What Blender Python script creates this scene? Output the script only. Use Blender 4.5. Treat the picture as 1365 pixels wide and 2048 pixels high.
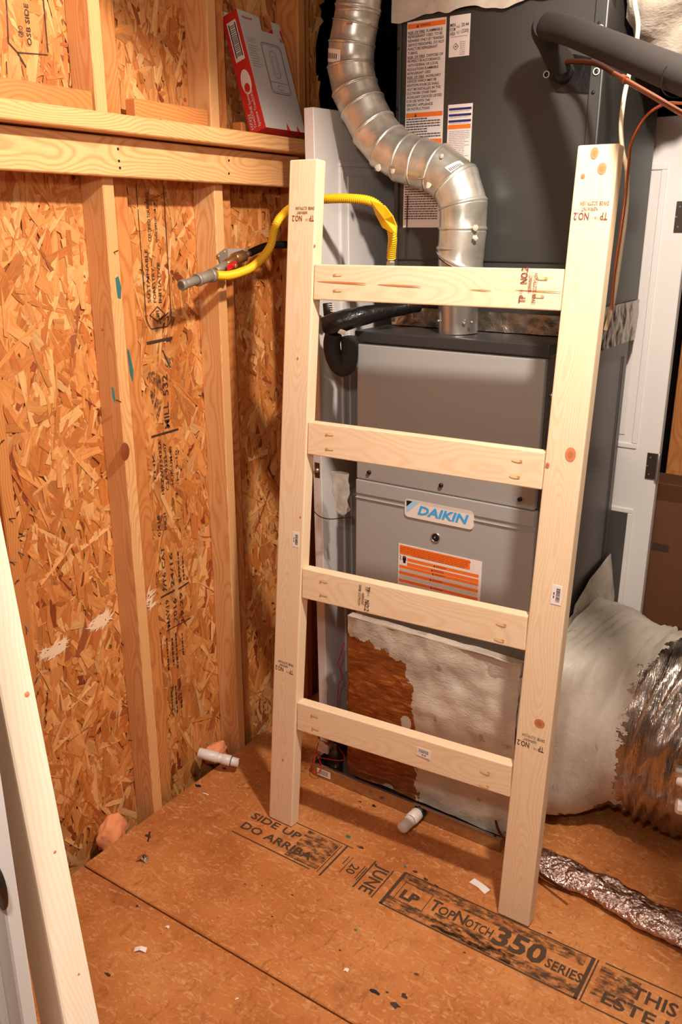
import bpy, bmesh, math, random
from mathutils import Vector, Matrix, noise
random.seed(7)
V = Vector
sc = bpy.context.scene
for o in list(bpy.data.objects): bpy.data.objects.remove(o)

# ------------------------------------------------------------------ camera, light, exposure
F = 1710.0; CX, CY = 682.5, 1024.0; H = 1.8
TH = math.atan(569 / F); YAW = math.atan(1211 / math.hypot(F, 569))
_fh = V((-math.sin(YAW), math.cos(YAW), 0)); RT = V((math.cos(YAW), math.sin(YAW), 0)); ZZ = V((0, 0, 1))
FW = _fh * math.cos(TH) - ZZ * math.sin(TH); UP = _fh * math.sin(TH) + ZZ * math.cos(TH)
CAM = V((0, 0, H))
cd = bpy.data.cameras.new('camera'); cam = bpy.data.objects.new('camera', cd); sc.collection.objects.link(cam)
cd.sensor_fit = 'VERTICAL'; cd.sensor_height = 36; cd.lens = 36 * F / 2048; cd.clip_start = 0.02
m3 = Matrix((RT, UP, -FW)).transposed()
cam.matrix_world = Matrix.Translation(CAM) @ m3.to_4x4()
sc.camera = cam

w = bpy.data.worlds.new('world'); sc.world = w; w.use_nodes = True
w.node_tree.nodes['Background'].inputs[0].default_value = (1.0, 0.75, 0.55, 1)
w.node_tree.nodes['Background'].inputs[1].default_value = 0.0
def lamp(name, loc, power, col, rad):
    d = bpy.data.lights.new(name, 'POINT'); d.energy = power; d.color = col; d.shadow_soft_size = rad
    o = bpy.data.objects.new(name, d); o.location = loc; sc.collection.objects.link(o)
lamp('ceiling_bulb', (-0.25, 1.30, 2.72), 124, (1.0, 0.905, 0.80), 0.045)
lamp('doorway_bulb', (-0.19, 0.02, 2.16), 28, (1.0, 0.93, 0.86), 0.06)
sc.view_settings.view_transform = 'Standard'; sc.view_settings.look = 'None'
sc.view_settings.gamma = 1; sc.view_settings.use_curve_mapping = False
sc.view_settings.exposure = 0.60

def at(px, py, ax, val):
    """world point where the sight line through a measured photo point meets a real plane of the room"""
    d = FW * F + RT * (px - CX) - UP * (py - CY)
    return CAM + d * ((val - CAM[ax]) / d[ax])

# ------------------------------------------------------------------ helpers
def rgb(r, g, b):
    f = lambda c: (c / 255 / 12.92) if c <= 10 else ((c / 255 + 0.055) / 1.055) ** 2.4
    return (f(r), f(g), f(b), 1)

class MB:
    def __init__(s): s.v = []; s.f = []; s.g = []; s.c = []; s.s = []
    def add(s, vs, fs, smooth=False, g=None, c=None):
        n = len(s.v); s.v += [V(v) for v in vs]
        s.g += [V(a) for a in (g or vs)]; s.c += [c or (1, 1, 1)] * len(vs)
        for f in fs: s.f.append([i + n for i in f]); s.s.append(smooth)
        return s
    def box(s, c, size, axes=None, bev=0.002, off=None, seg=1):
        """axes: 3 unit vectors (width, thickness, length); length is the grain direction"""
        bm = bmesh.new(); bmesh.ops.create_cube(bm, size=1)
        for v in bm.verts: v.co = V((v.co.x * size[0], v.co.y * size[1], v.co.z * size[2]))
        if bev: bmesh.ops.bevel(bm, geom=bm.edges[:], offset=bev, segments=seg, affect='EDGES', profile=0.5)
        ax = axes or (V((1, 0, 0)), V((0, 1, 0)), V((0, 0, 1)))
        off = V(off) if off is not None else V((0, 0, 0))
        loc = [v.co.copy() for v in bm.verts]
        bm.verts.index_update()
        vs = [V(c) + ax[0] * p.x + ax[1] * p.y + ax[2] * p.z for p in loc]
        flip = ax[0].cross(ax[1]).dot(ax[2]) < 0
        fs = [[v.index for v in f.verts] for f in bm.faces]
        if flip: fs = [f[::-1] for f in fs]
        bm.free()
        return s.add(vs, fs, False, [p + off for p in loc])
    def quad(s, pts, smooth=False): return s.add(pts, [list(range(len(pts)))], smooth)
    def lathe(s, prof, o, axis, n=24, caps=True, smooth=True):
        axis = V(axis).normalized(); a = axis.orthogonal().normalized(); b = axis.cross(a); o = V(o)
        vs = []
        for r, h in prof:
            for k in range(n):
                t = 2 * math.pi * k / n; vs.append(o + axis * h + (a * math.cos(t) + b * math.sin(t)) * r)
        fs = []
        for i in range(len(prof) - 1):
            for k in range(n):
                k2 = (k + 1) % n; fs.append([i * n + k, i * n + k2, (i + 1) * n + k2, (i + 1) * n + k])
        s.add(vs, fs, smooth)
        if caps:
            m = len(s.v) - len(vs)
            if prof[0][0] > 1e-6: s.add([vs[k] for k in range(n)][::-1], [list(range(n))])
            if prof[-1][0] > 1e-6: s.add([vs[(len(prof) - 1) * n + k] for k in range(n)], [list(range(n))])
        return s
    def tube(s, path, rad, n=16, caps=True, smooth=True, sq=None):
        P = [V(p) for p in path]; R = rad if isinstance(rad, (list, tuple)) else [rad] * len(P)
        T = []
        for i in range(len(P)):
            a = P[max(i - 1, 0)]; b = P[min(i + 1, len(P) - 1)]; T.append((b - a).normalized())
        nrm = T[0].orthogonal().normalized(); vs = []
        for i in range(len(P)):
            nrm = (nrm - T[i] * nrm.dot(T[i])).normalized(); b = T[i].cross(nrm)
            for k in range(n):
                t = 2 * math.pi * k / n
                vs.append(P[i] + (nrm * math.cos(t) + b * math.sin(t)) * R[i])
        fs = []
        for i in range(len(P) - 1):
            for k in range(n):
                k2 = (k + 1) % n; fs.append([i * n + k, i * n + k2, (i + 1) * n + k2, (i + 1) * n + k])
        s.add(vs, fs, smooth)
        if caps:
            s.add(vs[:n][::-1], [list(range(n))]); s.add(vs[-n:], [list(range(n))])
        return s
    def bar(s, a, b, wd, nrm, th=0.0006):
        """thin flat printed stroke from a to b lying on a face with normal nrm"""
        a, b = V(a), V(b); d = (b - a).normalized(); sd = V(nrm).cross(d).normalized() * wd / 2; n = V(nrm) * th
        return s.quad([a - sd + n, b - sd + n, b + sd + n, a + sd + n] if True else [])
    def text(s, t, o, xd, yd, h, wd=None, lift=0.0007, bold=0.0, shear=0.0):
        o, xd, yd = V(o), V(xd).normalized(), V(yd).normalized(); nn = xd.cross(yd)
        vs, fs, x0, x1, ch = glyphs(t, bold, shear)
        k = h / ch; kx = (wd / (x1 - x0)) if wd else k
        s.add([o + xd * ((p[0] - x0) * kx) + yd * (p[1] * k) + nn * lift for p in vs], fs)
        return s
    def build(s, name, mat, parent=None, root=None, kind=None, label=None, cat=None, group=None, coll=True):
        me = bpy.data.meshes.new(name)
        base = V((0, 0, 0))
        if root is not None: base = V(root)
        elif parent is not None: base = wloc(parent)
        me.from_pydata([(v - base)[:] for v in s.v], [], s.f)
        me.polygons.foreach_set('use_smooth', s.s)
        at_ = me.attributes.new('gc', 'FLOAT_VECTOR', 'POINT'); flat = [x for g in s.g for x in g]
        at_.data.foreach_set('vector', flat)
        ca = me.attributes.new('col', 'FLOAT_COLOR', 'POINT'); ca.data.foreach_set('color', [x for c in s.c for x in (c[0], c[1], c[2], 1)])
        me.materials.append(mat); me.update()
        o = bpy.data.objects.new(name, me); sc.collection.objects.link(o)
        if parent is not None:
            o.parent = parent; o.location = base - wloc(parent)
        else: o.location = base
        return tag(o, label, cat, group, kind)
def wloc(o):
    p = V(o.location)
    while o.parent: o = o.parent; p += V(o.location)
    return p
def tag(o, label=None, cat=None, group=None, kind=None):
    if label: o['label'] = label
    if cat: o['category'] = cat
    if group: o['group'] = group
    if kind: o['kind'] = kind
    return o
def thing(name, loc, label=None, cat=None, group=None, kind=None):
    o = bpy.data.objects.new(name, None); o.location = loc; o.empty_display_size = 0.05
    sc.collection.objects.link(o); return tag(o, label, cat, group, kind)
_gl = {}
def glyphs(t, bold, shear):
    key = (t, bold, shear)
    if key in _gl: return _gl[key]
    def one(u):
        cu = bpy.data.curves.new('tmp', 'FONT'); cu.body = u; cu.size = 1; cu.offset = bold; cu.shear = shear
        cu.resolution_u = 2; cu.fill_mode = 'FRONT'
        o = bpy.data.objects.new('tmp', cu); sc.collection.objects.link(o)
        dg = bpy.context.evaluated_depsgraph_get(); dg.update(); me = bpy.data.meshes.new_from_object(o.evaluated_get(dg))
        vs = [tuple(v.co) for v in me.vertices]; fs = [list(p.vertices) for p in me.polygons]
        bpy.data.objects.remove(o); bpy.data.curves.remove(cu); bpy.data.meshes.remove(me); return vs, fs
    vs, fs = one(t)
    if 'cap' not in _gl: _gl['cap'] = max(p[1] for p in one('H')[0])
    r = (vs, fs, min(p[0] for p in vs), max(p[0] for p in vs), _gl['cap']); _gl[key] = r; return r
def smooth_path(pts, n=8):
    P = [V(p) for p in pts]; out = []
    for i in range(len(P) - 1):
        a = P[max(i - 1, 0)]; b = P[i]; c = P[i + 1]; d = P[min(i + 2, len(P) - 1)]
        for k in range(n):
            t = k / n
            out.append(0.5 * ((2 * b) + (c - a) * t + (2 * a - 5 * b + 4 * c - d) * t * t + (3 * b - a - 3 * c + d) * t ** 3))
    out.append(P[-1]); return out
def resample(P, step):
    out = [P[0].copy()]; acc = 0
    for a, b in zip(P, P[1:]):
        L = (b - a).length
        while acc + L >= step:
            t = (step - acc) / L; a = a.lerp(b, t); out.append(a.copy()); L = (b - a).length; acc = 0
            if L < 1e-9: break
        acc += L
    return out

# ------------------------------------------------------------------ materials
class NT:
    def __init__(s, name):
        s.m = bpy.data.materials.new(name); s.m.use_nodes = True; s.t = s.m.node_tree
        s.b = s.t.nodes['Principled BSDF']
    def n(s, typ, **k):
        x = s.t.nodes.new(typ)
        for a, b in k.items(): setattr(x, a, b)
        return x
    def l(s, a, b): s.t.links.new(a, b)
    def attr(s, nm, out='Vector'):
        x = s.n('ShaderNodeAttribute', attribute_name=nm); return x.outputs[out]
    def math(s, op, a, b=None, c=None):
        x = s.n('ShaderNodeMath', operation=op)
        for i, v in enumerate((a, b, c)):
            if v is None: continue
            if isinstance(v, (int, float)): x.inputs[i].default_value = v
            else: s.l(v, x.inputs[i])
        return x.outputs[0]
    def scale(s, v, sc3):
        x = s.n('ShaderNodeVectorMath', operation='MULTIPLY'); s.l(v, x.inputs[0]); x.inputs[1].default_value = sc3; return x.outputs[0]
    def noise(s, v, scale, detail=3, rough=0.55, out=0, dist=0):
        x = s.n('ShaderNodeTexNoise'); s.l(v, x.inputs['Vector']); x.inputs['Scale'].default_value = scale
        x.inputs['Detail'].default_value = detail; x.inputs['Roughness'].default_value = rough; x.inputs['Distortion'].default_value = dist
        return x.outputs[out]
    def ramp(s, f, stops):
        x = s.n('ShaderNodeValToRGB'); s.l(f, x.inputs[0]); e = x.color_ramp.elements
        while len(e) < len(stops): e.new(0.5)
        for i, (p, c) in enumerate(stops): e[i].position = p; e[i].color = c if len(c) == 4 else (*c, 1)
        return x.outputs[0]
    def mix(s, f, a, b, typ='MIX'):
        x = s.n('ShaderNodeMix', data_type='RGBA', blend_type=typ)
        for i, v in ((0, f), (6, a), (7, b)):
            if isinstance(v, (int, float)): x.inputs[i].default_value = v
            elif isinstance(v, tuple): x.inputs[i].default_value = v
            else: s.l(v, x.inputs[i])
        return x.outputs[2]
    def bump(s, h, st, dist=0.002):
        x = s.n('ShaderNodeBump'); x.inputs['Strength'].default_value = st; x.inputs['Distance'].default_value = dist
        s.l(h, x.inputs['Height']); s.l(x.outputs[0], s.b.inputs['Normal'])
    def set(s, col=None, rough=0.5, metal=0, spec=0.5, **k):
        if col is not None:
            if isinstance(col, tuple): s.b.inputs['Base Color'].default_value = col
            else: s.l(col, s.b.inputs['Base Color'])
        s.b.inputs['Roughness'].default_value = rough; s.b.inputs['Metallic'].default_value = metal
        s.b.inputs['Specular IOR Level'].default_value = spec
        for a, b in k.items(): s.b.inputs[a.replace('_', ' ')].default_value = b
        return s.m
G1 = (0, 0, 0, 1); G2 = (1, 1, 1, 1)
def plain(name, col, rough=0.5, metal=0, spec=0.5, bump=None, mottle=0.0, **k):
    t = NT(name); c = col
    g = t.attr('gc')
    if mottle:
        c = t.mix(t.noise(g, 9, 4), tuple(x * (1 - mottle) for x in col[:3]) + (1,), tuple(min(1, x * (1 + mottle)) for x in col[:3]) + (1,))
    if bump: t.bump(t.noise(g, bump[0], 4), bump[1], bump[2] if len(bump) > 2 else 0.002)
    return t.set(c, rough, metal, spec, **k)
def wood(name, base, late, dark=None, ring=0.0055, amt=0.75, rough=0.6, stain=0.25):
    t = NT(name); g = t.attr('gc')
    sx = t.n('ShaderNodeSeparateXYZ'); t.l(g, sx.inputs[0])
    nz = t.n('ShaderNodeTexNoise'); t.l(t.scale(g, (2.0, 2.0, 1.1)), nz.inputs['Vector']); nz.inputs['Scale'].default_value = 1.6; nz.inputs['Detail'].default_value = 2
    n2 = t.noise(t.scale(g, (8, 8, 3.0)), 2.2, 2)
    sn = t.n('ShaderNodeSeparateColor'); t.l(nz.outputs['Color'], sn.inputs[0])
    x = t.math('ADD', sx.outputs[0], t.math('MULTIPLY_ADD', sn.outputs[0], 0.14, -0.07))
    y = t.math('ADD', sx.outputs[1], t.math('MULTIPLY_ADD', sn.outputs[1], 0.14, -0.07))
    r = t.math('SQRT', t.math('ADD', t.math('MULTIPLY', x, x), t.math('MULTIPLY', y, y)))
    r = t.math('ADD', r, t.math('MULTIPLY', n2, 0.009))
    w_ = t.math('MULTIPLY_ADD', t.math('SINE', t.math('MULTIPLY', r, 6.283 / ring)), 0.5, 0.5)
    w_ = t.math('POWER', w_, 2.2)
    fib = t.noise(t.scale(g, (260, 260, 5)), 1.0, 3)
    fibr = t.ramp(fib, [(0.35, G1), (0.7, G2)])
    c = t.mix(t.math('MULTIPLY', w_, amt), base, late)
    c = t.mix(t.math('MULTIPLY', fibr, 0.22), c, late)
    big = t.ramp(t.noise(t.scale(g, (5, 5, 1.2)), 1.4, 3), [(0.42, G1), (0.72, G2)])
    c = t.mix(t.math('MULTIPLY', big, stain), c, dark or late)
    t.bump(fib, 0.15, 0.0005)
    return t.set(c, rough, 0, 0.35)
M = {}
M['pine'] = wood('fresh_pine', rgb(240, 214, 180), rgb(226, 184, 138), rgb(230, 190, 146), amt=0.42, stain=0.3)
M['pine_pale'] = wood('pale_pine', rgb(236, 216, 192), rgb(222, 194, 160), rgb(226, 198, 166), amt=0.4, stain=0.2)
M['stud'] = wood('stud_pine', rgb(234, 182, 124), rgb(208, 134, 72), rgb(216, 144, 80), amt=0.6, stain=0.4)
M['stud_dark'] = wood('aged_stud', rgb(216, 144, 80), rgb(182, 98, 42), rgb(190, 108, 50), amt=0.6, stain=0.5)
M['knot'] = plain('knot', rgb(206, 124, 82), 0.6, mottle=0.25)
M['knot_dark'] = plain('knot_dark', rgb(140, 66, 26), 0.6, mottle=0.3)
M['knot_dark2'] = plain('knot_heart', rgb(184, 112, 66), 0.6, mottle=0.3)
M['pocket'] = plain('pocket_hole_shade_wood', rgb(206, 150, 98), 0.7)
M['plug'] = plain('pocket_hole_wood', rgb(236, 196, 146), 0.7, mottle=0.1)
M['resin'] = plain('resin_streak', rgb(205, 130, 76), 0.5, mottle=0.2)
def flakem():
    t = NT('wood_strands'); g = t.attr('gc'); c = t.attr('col', 'Color')
    fib = t.noise(t.scale(g, (1.3, 26, 1)), 34, 3, 0.6)
    f2 = t.noise(t.scale(g, (1, 9, 1)), 16, 3)
    c = t.mix(t.ramp(fib, [(0.3, (0.62, 0.55, 0.5)), (0.7, (1.16, 1.12, 1.1))]), (0, 0, 0, 1), c, 'MIX') if False else t.mix(1.0, c, t.ramp(fib, [(0.25, (0.7, 0.62, 0.56)), (0.5, (0.97, 0.95, 0.93)), (0.75, (1.0, 1.0, 1.0))]), 'MULTIPLY')
    c = t.mix(1.0, c, t.ramp(f2, [(0.3, (0.78, 0.72, 0.66)), (0.65, (1, 1, 1))]), 'MULTIPLY')
    t.bump(fib, 0.3, 0.0006)
    return t.set(c, 0.55, 0, 0.4)
M['flake'] = flakem()
def osbm():
    t = NT('osb_base'); g = t.attr('gc')
    v = t.n('ShaderNodeTexVoronoi'); t.l(t.scale(g, (1, 26, 8)), v.inputs['Vector']); v.inputs['Scale'].default_value = 1.5
    s = t.n('ShaderNodeSeparateColor'); t.l(v.outputs['Color'], s.inputs[0])
    c = t.ramp(s.outputs[0], [(0, rgb(150, 78, 30)), (0.5, rgb(190, 112, 50)), (1, rgb(214, 142, 74))])
    return t.set(c, 0.6)
M['osb'] = osbm()
def floorm():
    t = NT('subfloor'); g = t.attr('gc')
    big = t.noise(g, 2.2, 4, 0.6)
    a = t.noise(t.scale(g, (1.0, 2.0, 1)), 30, 4, 0.6, dist=1.6)
    b = t.noise(t.scale(g, (2.0, 1.0, 1)), 21, 4, 0.6, dist=1.8)
    c = t.ramp(big, [(0.3, rgb(164, 94, 46)), (0.5, rgb(188, 116, 62)), (0.72, rgb(206, 138, 82))])
    c = t.mix(t.ramp(a, [(0.52, G1), (0.70, (0.6, 0.6, 0.6, 1))]), c, rgb(226, 172, 118))
    c = t.mix(t.ramp(b, [(0.54, G1), (0.72, (0.65, 0.65, 0.65, 1))]), c, rgb(146, 78, 36))
    st = t.noise(g, 5.5, 5, 0.7)
    c = t.mix(t.ramp(st, [(0.60, G1), (0.72, (0.5, 0.5, 0.5, 1))]), c, rgb(120, 64, 34))
    sp = t.n('ShaderNodeTexVoronoi'); t.l(t.scale(g, (1, 1.7, 1)), sp.inputs['Vector']); sp.inputs['Scale'].default_value = 22; sp.inputs['Randomness'].default_value = 1
    spk = t.math('LESS_THAN', sp.outputs['Distance'], t.math('MULTIPLY', t.math('SUBTRACT', t.noise(g, 11, 2), 0.52), 0.9))
    c = t.mix(t.math('MULTIPLY', spk, 0.55), c, rgb(70, 48, 36))
    t.bump(a, 0.25, 0.0012)
    return t.set(c, 0.5, 0, 0.35)
M['floor'] = floorm()
M['ink'] = plain('stamp_ink', rgb(66, 44, 34), 0.7)
M['ink_floor'] = plain('floor_ink', rgb(74, 52, 34), 0.7)
def smear(name, col, a=0.5, scl=26):
    t = NT(name); g = t.attr('gc')
    f = t.ramp(t.noise(t.scale(g, (1, 2.4, 1)), scl, 4, 0.7), [(0.42, (0, 0, 0, 1)), (0.62, (a, a, a, 1))])
    t.set(col, 0.7); t.l(f, t.b.inputs['Alpha']); return t.m
M['smear'] = smear('ink_smear', rgb(62, 48, 34), 0.75)
M['smear_wall'] = smear('ink_smear_wall', rgb(60, 40, 36), 0.85, 60)
M['ink_lumber'] = plain('lumber_ink', rgb(128, 62, 44), 0.7)
M['ink_lumber2'] = plain('lumber_ink_dark', rgb(66, 34, 28), 0.7)
M['teal'] = plain('teal_paint', rgb(50, 110, 105), 0.5)
M['navy'] = plain('dark_blue_paint', rgb(24, 26, 44), 0.5)
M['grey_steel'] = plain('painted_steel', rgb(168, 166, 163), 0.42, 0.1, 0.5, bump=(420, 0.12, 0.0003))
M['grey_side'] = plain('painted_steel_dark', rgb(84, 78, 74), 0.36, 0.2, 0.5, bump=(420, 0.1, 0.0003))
M['cap'] = plain('charcoal_steel', rgb(62, 60, 60), 0.4, 0.3)
M['coil'] = plain('charcoal_cabinet', rgb(66, 64, 60), 0.42, 0.25, bump=(500, 0.15, 0.0003))
M['black'] = plain('black', rgb(14, 13, 13), 0.5)
M['hole'] = plain('hole', rgb(6, 6, 6), 0.9)
M['foam_black'] = plain('black_foam', rgb(46, 41, 38), 0.75, spec=0.25, bump=(60, 0.15), mottle=0.2)
M['tape_black'] = plain('black_tape', rgb(22, 20, 20), 0.28, bump=(45, 0.6, 0.006))
M['rubber'] = plain('black_rubber', rgb(16, 15, 15), 0.4)
M['white_plastic'] = plain('white_plastic', rgb(232, 218, 208), 0.35)
M['white_paint'] = plain('white_door_paint', rgb(222, 214, 208), 0.45)
M['label'] = plain('label_paper', rgb(238, 226, 220), 0.4)
M['orange'] = plain('label_orange', rgb(246, 120, 40), 0.45)
M['blue'] = plain('logo_blue', rgb(66, 165, 232), 0.4)
M['pale_blue'] = plain('logo_pale_blue', rgb(160, 208, 240), 0.4)
M['navy_label'] = plain('label_navy', rgb(36, 42, 110), 0.4)
M['print'] = plain('print_grey', rgb(96, 84, 82), 0.5)
M['print_light'] = plain('print_light', rgb(168, 154, 150), 0.5)
M['print_orange'] = plain('print_on_orange', rgb(190, 82, 26), 0.5)
M['yellow'] = plain('yellow_jacket', rgb(250, 196, 30), 0.4)
M['yellow_lbl'] = plain('yellow_label', rgb(240, 190, 40), 0.4)
M['galv_grey'] = plain('galvanised_fitting', rgb(150, 140, 124), 0.5, 0.35, mottle=0.2)
M['brass'] = plain('brass', rgb(176, 130, 84), 0.3, 0.8, mottle=0.25)
M['steel'] = plain('bright_steel', rgb(200, 192, 184), 0.28, 0.9)
M['red'] = plain('red_plastic', rgb(196, 24, 22), 0.4)
M['copper'] = plain('copper', rgb(206, 122, 84), 0.28, 0.9, mottle=0.3)
M['copper_dark'] = plain('tarnished_copper', rgb(92, 46, 24), 0.4, 0.7, mottle=0.3)
M['foam_orange'] = plain('orange_spray_foam', rgb(238, 150, 98), 0.8, bump=(70, 0.6), mottle=0.15)
M['box_red'] = plain('carton_red', rgb(206, 44, 34), 0.5)
M['box_white'] = plain('carton_white', rgb(206, 196, 190), 0.5)
M['cardboard'] = plain('brown_cardboard', rgb(104, 62, 34), 0.75, mottle=0.1)
M['hinge'] = plain('bronze_hinge', rgb(96, 84, 74), 0.35, 0.8)
M['pan'] = plain('drain_pan_metal', rgb(176, 162, 146), 0.17, 0.95)
M['dark_void'] = plain('unlit_void', rgb(24, 15, 11), 0.95, spec=0.05, mottle=0.4)  # near-black colour puts the darkness of the unlit attic into these walls
M['drywall'] = plain('drywall', rgb(104, 98, 92), 0.8)
M['cable'] = plain('cream_cable', rgb(222, 204, 172), 0.45)
def galv():
    t = NT('galvanised_vent'); g = t.attr('gc')
    n = t.noise(g, 14, 4, 0.6)
    c = t.ramp(n, [(0.3, rgb(178, 172, 158)), (0.7, rgb(222, 216, 204))])
    r = t.ramp(t.noise(g, 20, 3), [(0.3, (0.26, 0.26, 0.26, 1)), (0.7, (0.42, 0.42, 0.42, 1))]); t.l(r, t.b.inputs['Roughness'])
    t.bump(t.noise(g, 10, 2), 0.25, 0.004)
    m = t.set(c, 0.3, 0.7); t.l(r, t.b.inputs['Roughness']); return m
M['galv'] = galv()
def mastic(name, kraft=None, foil=None, thr=(0, 0)):
    """white brushed sealant; kraft: base shows left of a ragged edge"""
    t = NT(name); g = t.attr('gc')
    n = t.noise(g, 7, 5, 0.6); fine = t.noise(t.scale(g, (1, 1, 2.5)), 45, 4, 0.6, dist=1.0)
    c = t.ramp(n, [(0.3, rgb(178, 164, 146)), (0.62, rgb(214, 202, 186))])
    sp = t.ramp(t.noise(g, 17, 3, 0.5), [(0.66, G1), (0.71, (0.6, 0.6, 0.6, 1))])
    c = t.mix(sp, c, rgb(128, 120, 112))
    t.bump(t.math('ADD', t.math('MULTIPLY', n, 3.0), fine), 0.55, 0.004)
    return t, c
t, c = mastic('white_mastic'); M['mastic'] = t.set(c, 0.45, 0, 0.5)
def kraft_front():
    t, c = mastic('mastic_over_kraft'); g = t.attr('gc'); s = t.n('ShaderNodeSeparateXYZ'); t.l(g, s.inputs[0])
    # gc: x right from the left edge, z up from the base of the box
    rag = t.math('MULTIPLY_ADD', t.noise(g, 16, 5, 0.65), 0.16, -0.08)
    # sealant covers everything right of a slanting line, and the top band
    x = t.math('ADD', s.outputs[0], rag)
    right = t.math('GREATER_THAN', x, t.math('MULTIPLY_ADD', s.outputs[2], -0.10, 0.272))
    top = t.math('GREATER_THAN', t.math('ADD', s.outputs[2], t.math('ADD', rag, t.math('MULTIPLY', s.outputs[0], 0.30))), 0.545)
    cov = t.math('MAXIMUM', right, top)
    kr = t.noise(t.scale(g, (5, 1, 26)), 3.2, 3, 0.6, dist=0.6)
    kc = t.ramp(kr, [(0.35, rgb(118, 58, 22)), (0.55, rgb(150, 80, 34)), (0.72, rgb(196, 124, 58))])
    return t.set(t.mix(cov, kc, c), 0.4, 0, 0.5)
M['kraft_front'] = kraft_front()
def foilm(name, col=(200, 190, 180), scl=9, st=1.0, rough=0.16, stretch=(1, 1, 1)):
    t = NT(name); g = t.scale(t.attr('gc'), stretch)
    v = t.n('ShaderNodeTexVoronoi', feature='F1'); t.l(g, v.inputs['Vector']); v.inputs['Scale'].default_value = scl * 3
    n = t.noise(g, scl, 5, 0.7, dist=0.8)
    t.bump(t.math('ADD', t.math('MULTIPLY', n, 2.5), v.outputs['Distance']), st, 0.006)
    return t.set(rgb(*col), rough, 1.0)
M['foil'] = foilm('foil')
M['foil_tape'] = foilm('foil_tape', (176, 168, 156), 12, 0.4, 0.34)
def ductm():
    t, c = mastic('mastic_and_foil'); g = t.attr('gc'); s = t.n('ShaderNodeSeparateXYZ'); t.l(g, s.inputs[0])
    # gc: x along the duct, y angle turns (0 bottom .. 0.5 top), z unused
    rag = t.math('MULTIPLY_ADD', t.noise(t.scale(g, (1, 3, 1)), 9, 5, 0.7), 0.20, -0.10)
    edge = t.math('ADD', s.outputs[0], rag)
    # foil where far enough along; sealant reaches further over the top
    th = t.math('ADD', 0.262, t.math('MULTIPLY', t.math('MAXIMUM', t.math('SUBTRACT', s.outputs[1], 0.40), 0), 1.2))
    isf = t.math('GREATER_THAN', edge, th)
    low = t.math('LESS_THAN', t.math('ADD', s.outputs[1], t.math('MULTIPLY', rag, 0.4)), 0.125)
    isf = t.math('MAXIMUM', isf, low)
    t.l(isf, t.b.inputs['Metallic'])
    col = t.mix(isf, c, rgb(190, 178, 168))
    ro = t.ramp(isf, [(0, (0.5, 0.5, 0.5, 1)), (1, (0.17, 0.17, 0.17, 1))])
    m = t.set(col, 0.3, 0, 0.5); t.l(ro, t.b.inputs['Roughness']); t.l(isf, t.b.inputs['Metallic'])
    wr = t.noise(t.scale(g, (14, 2.2, 1)), 3.5, 5, 0.7, dist=0.5)
    x = t.n('ShaderNodeBump'); x.inputs['Distance'].default_value = 0.01
    t.l(wr, x.inputs['Height']); t.l(t.math('MULTIPLY', isf, 0.9), x.inputs['Strength'])
    old = t.b.inputs['Normal'].links[0].from_node; t.l(x.outputs[0], old.inputs['Normal'])
    t.l(old.outputs[0], t.b.inputs['Normal'])
    t.l(t.math('SUBTRACT', 0.55, t.math('MULTIPLY', isf, 0.5)), old.inputs['Strength'])
    return m
M['duct'] = ductm()
t = NT('clear_bag'); M['bag'] = t.set(rgb(214, 210, 200), 0.12, 0, 0.9, Alpha=0.42); t.bump(t.noise(t.attr('gc'), 30, 4), 0.8, 0.006)

def roff(): return V((random.uniform(-0.02, 0.02), random.choice((-1, 1)) * random.uniform(0.03, 0.07), random.uniform(0, 40)))
X, Y, Z = V((1, 0, 0)), V((0, 1, 0)), V((0, 0, 1))
XW = -1.800      # stud face of the left wall
XO = -1.889      # board face behind the studs

# ------------------------------------------------------------------ the setting
fl = thing('floor', (0, 1, 0), kind='structure')
def panel(x0, x1, y0, y1, z=0.0):
    b = MB(); b.box(((x0 + x1) / 2, (y0 + y1) / 2, z - 0.012), (x1 - x0, y1 - y0, 0.024), bev=0.003, off=(random.uniform(0, 9), random.uniform(0, 9), 0))
    b.build('subfloor_panel', M['floor'], fl)
panel(-1.80, 0.62, 1.3035, 2.50); panel(0.625, 1.40, 1.3035, 2.50)
panel(-1.80, 1.40, 0.08, 1.2995, -0.0012)
panel(-1.80, 1.40, -1.2, 0.076); panel(-1.80, 1.40, 2.504, 4.2); panel(-4.0, -1.89, 2.7, 4.2, -0.001)

wl = thing('wall_left', (XO, 1.2, 0), kind='structure')
b = MB(); b.box((XO - 0.008, 0.73, 1.25), (0.012, 3.86, 3.1), bev=0); b.g = [V((0, v.y, v.z)) for v in b.v]
b.build('osb_sheet', M['osb'], wl)
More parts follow.
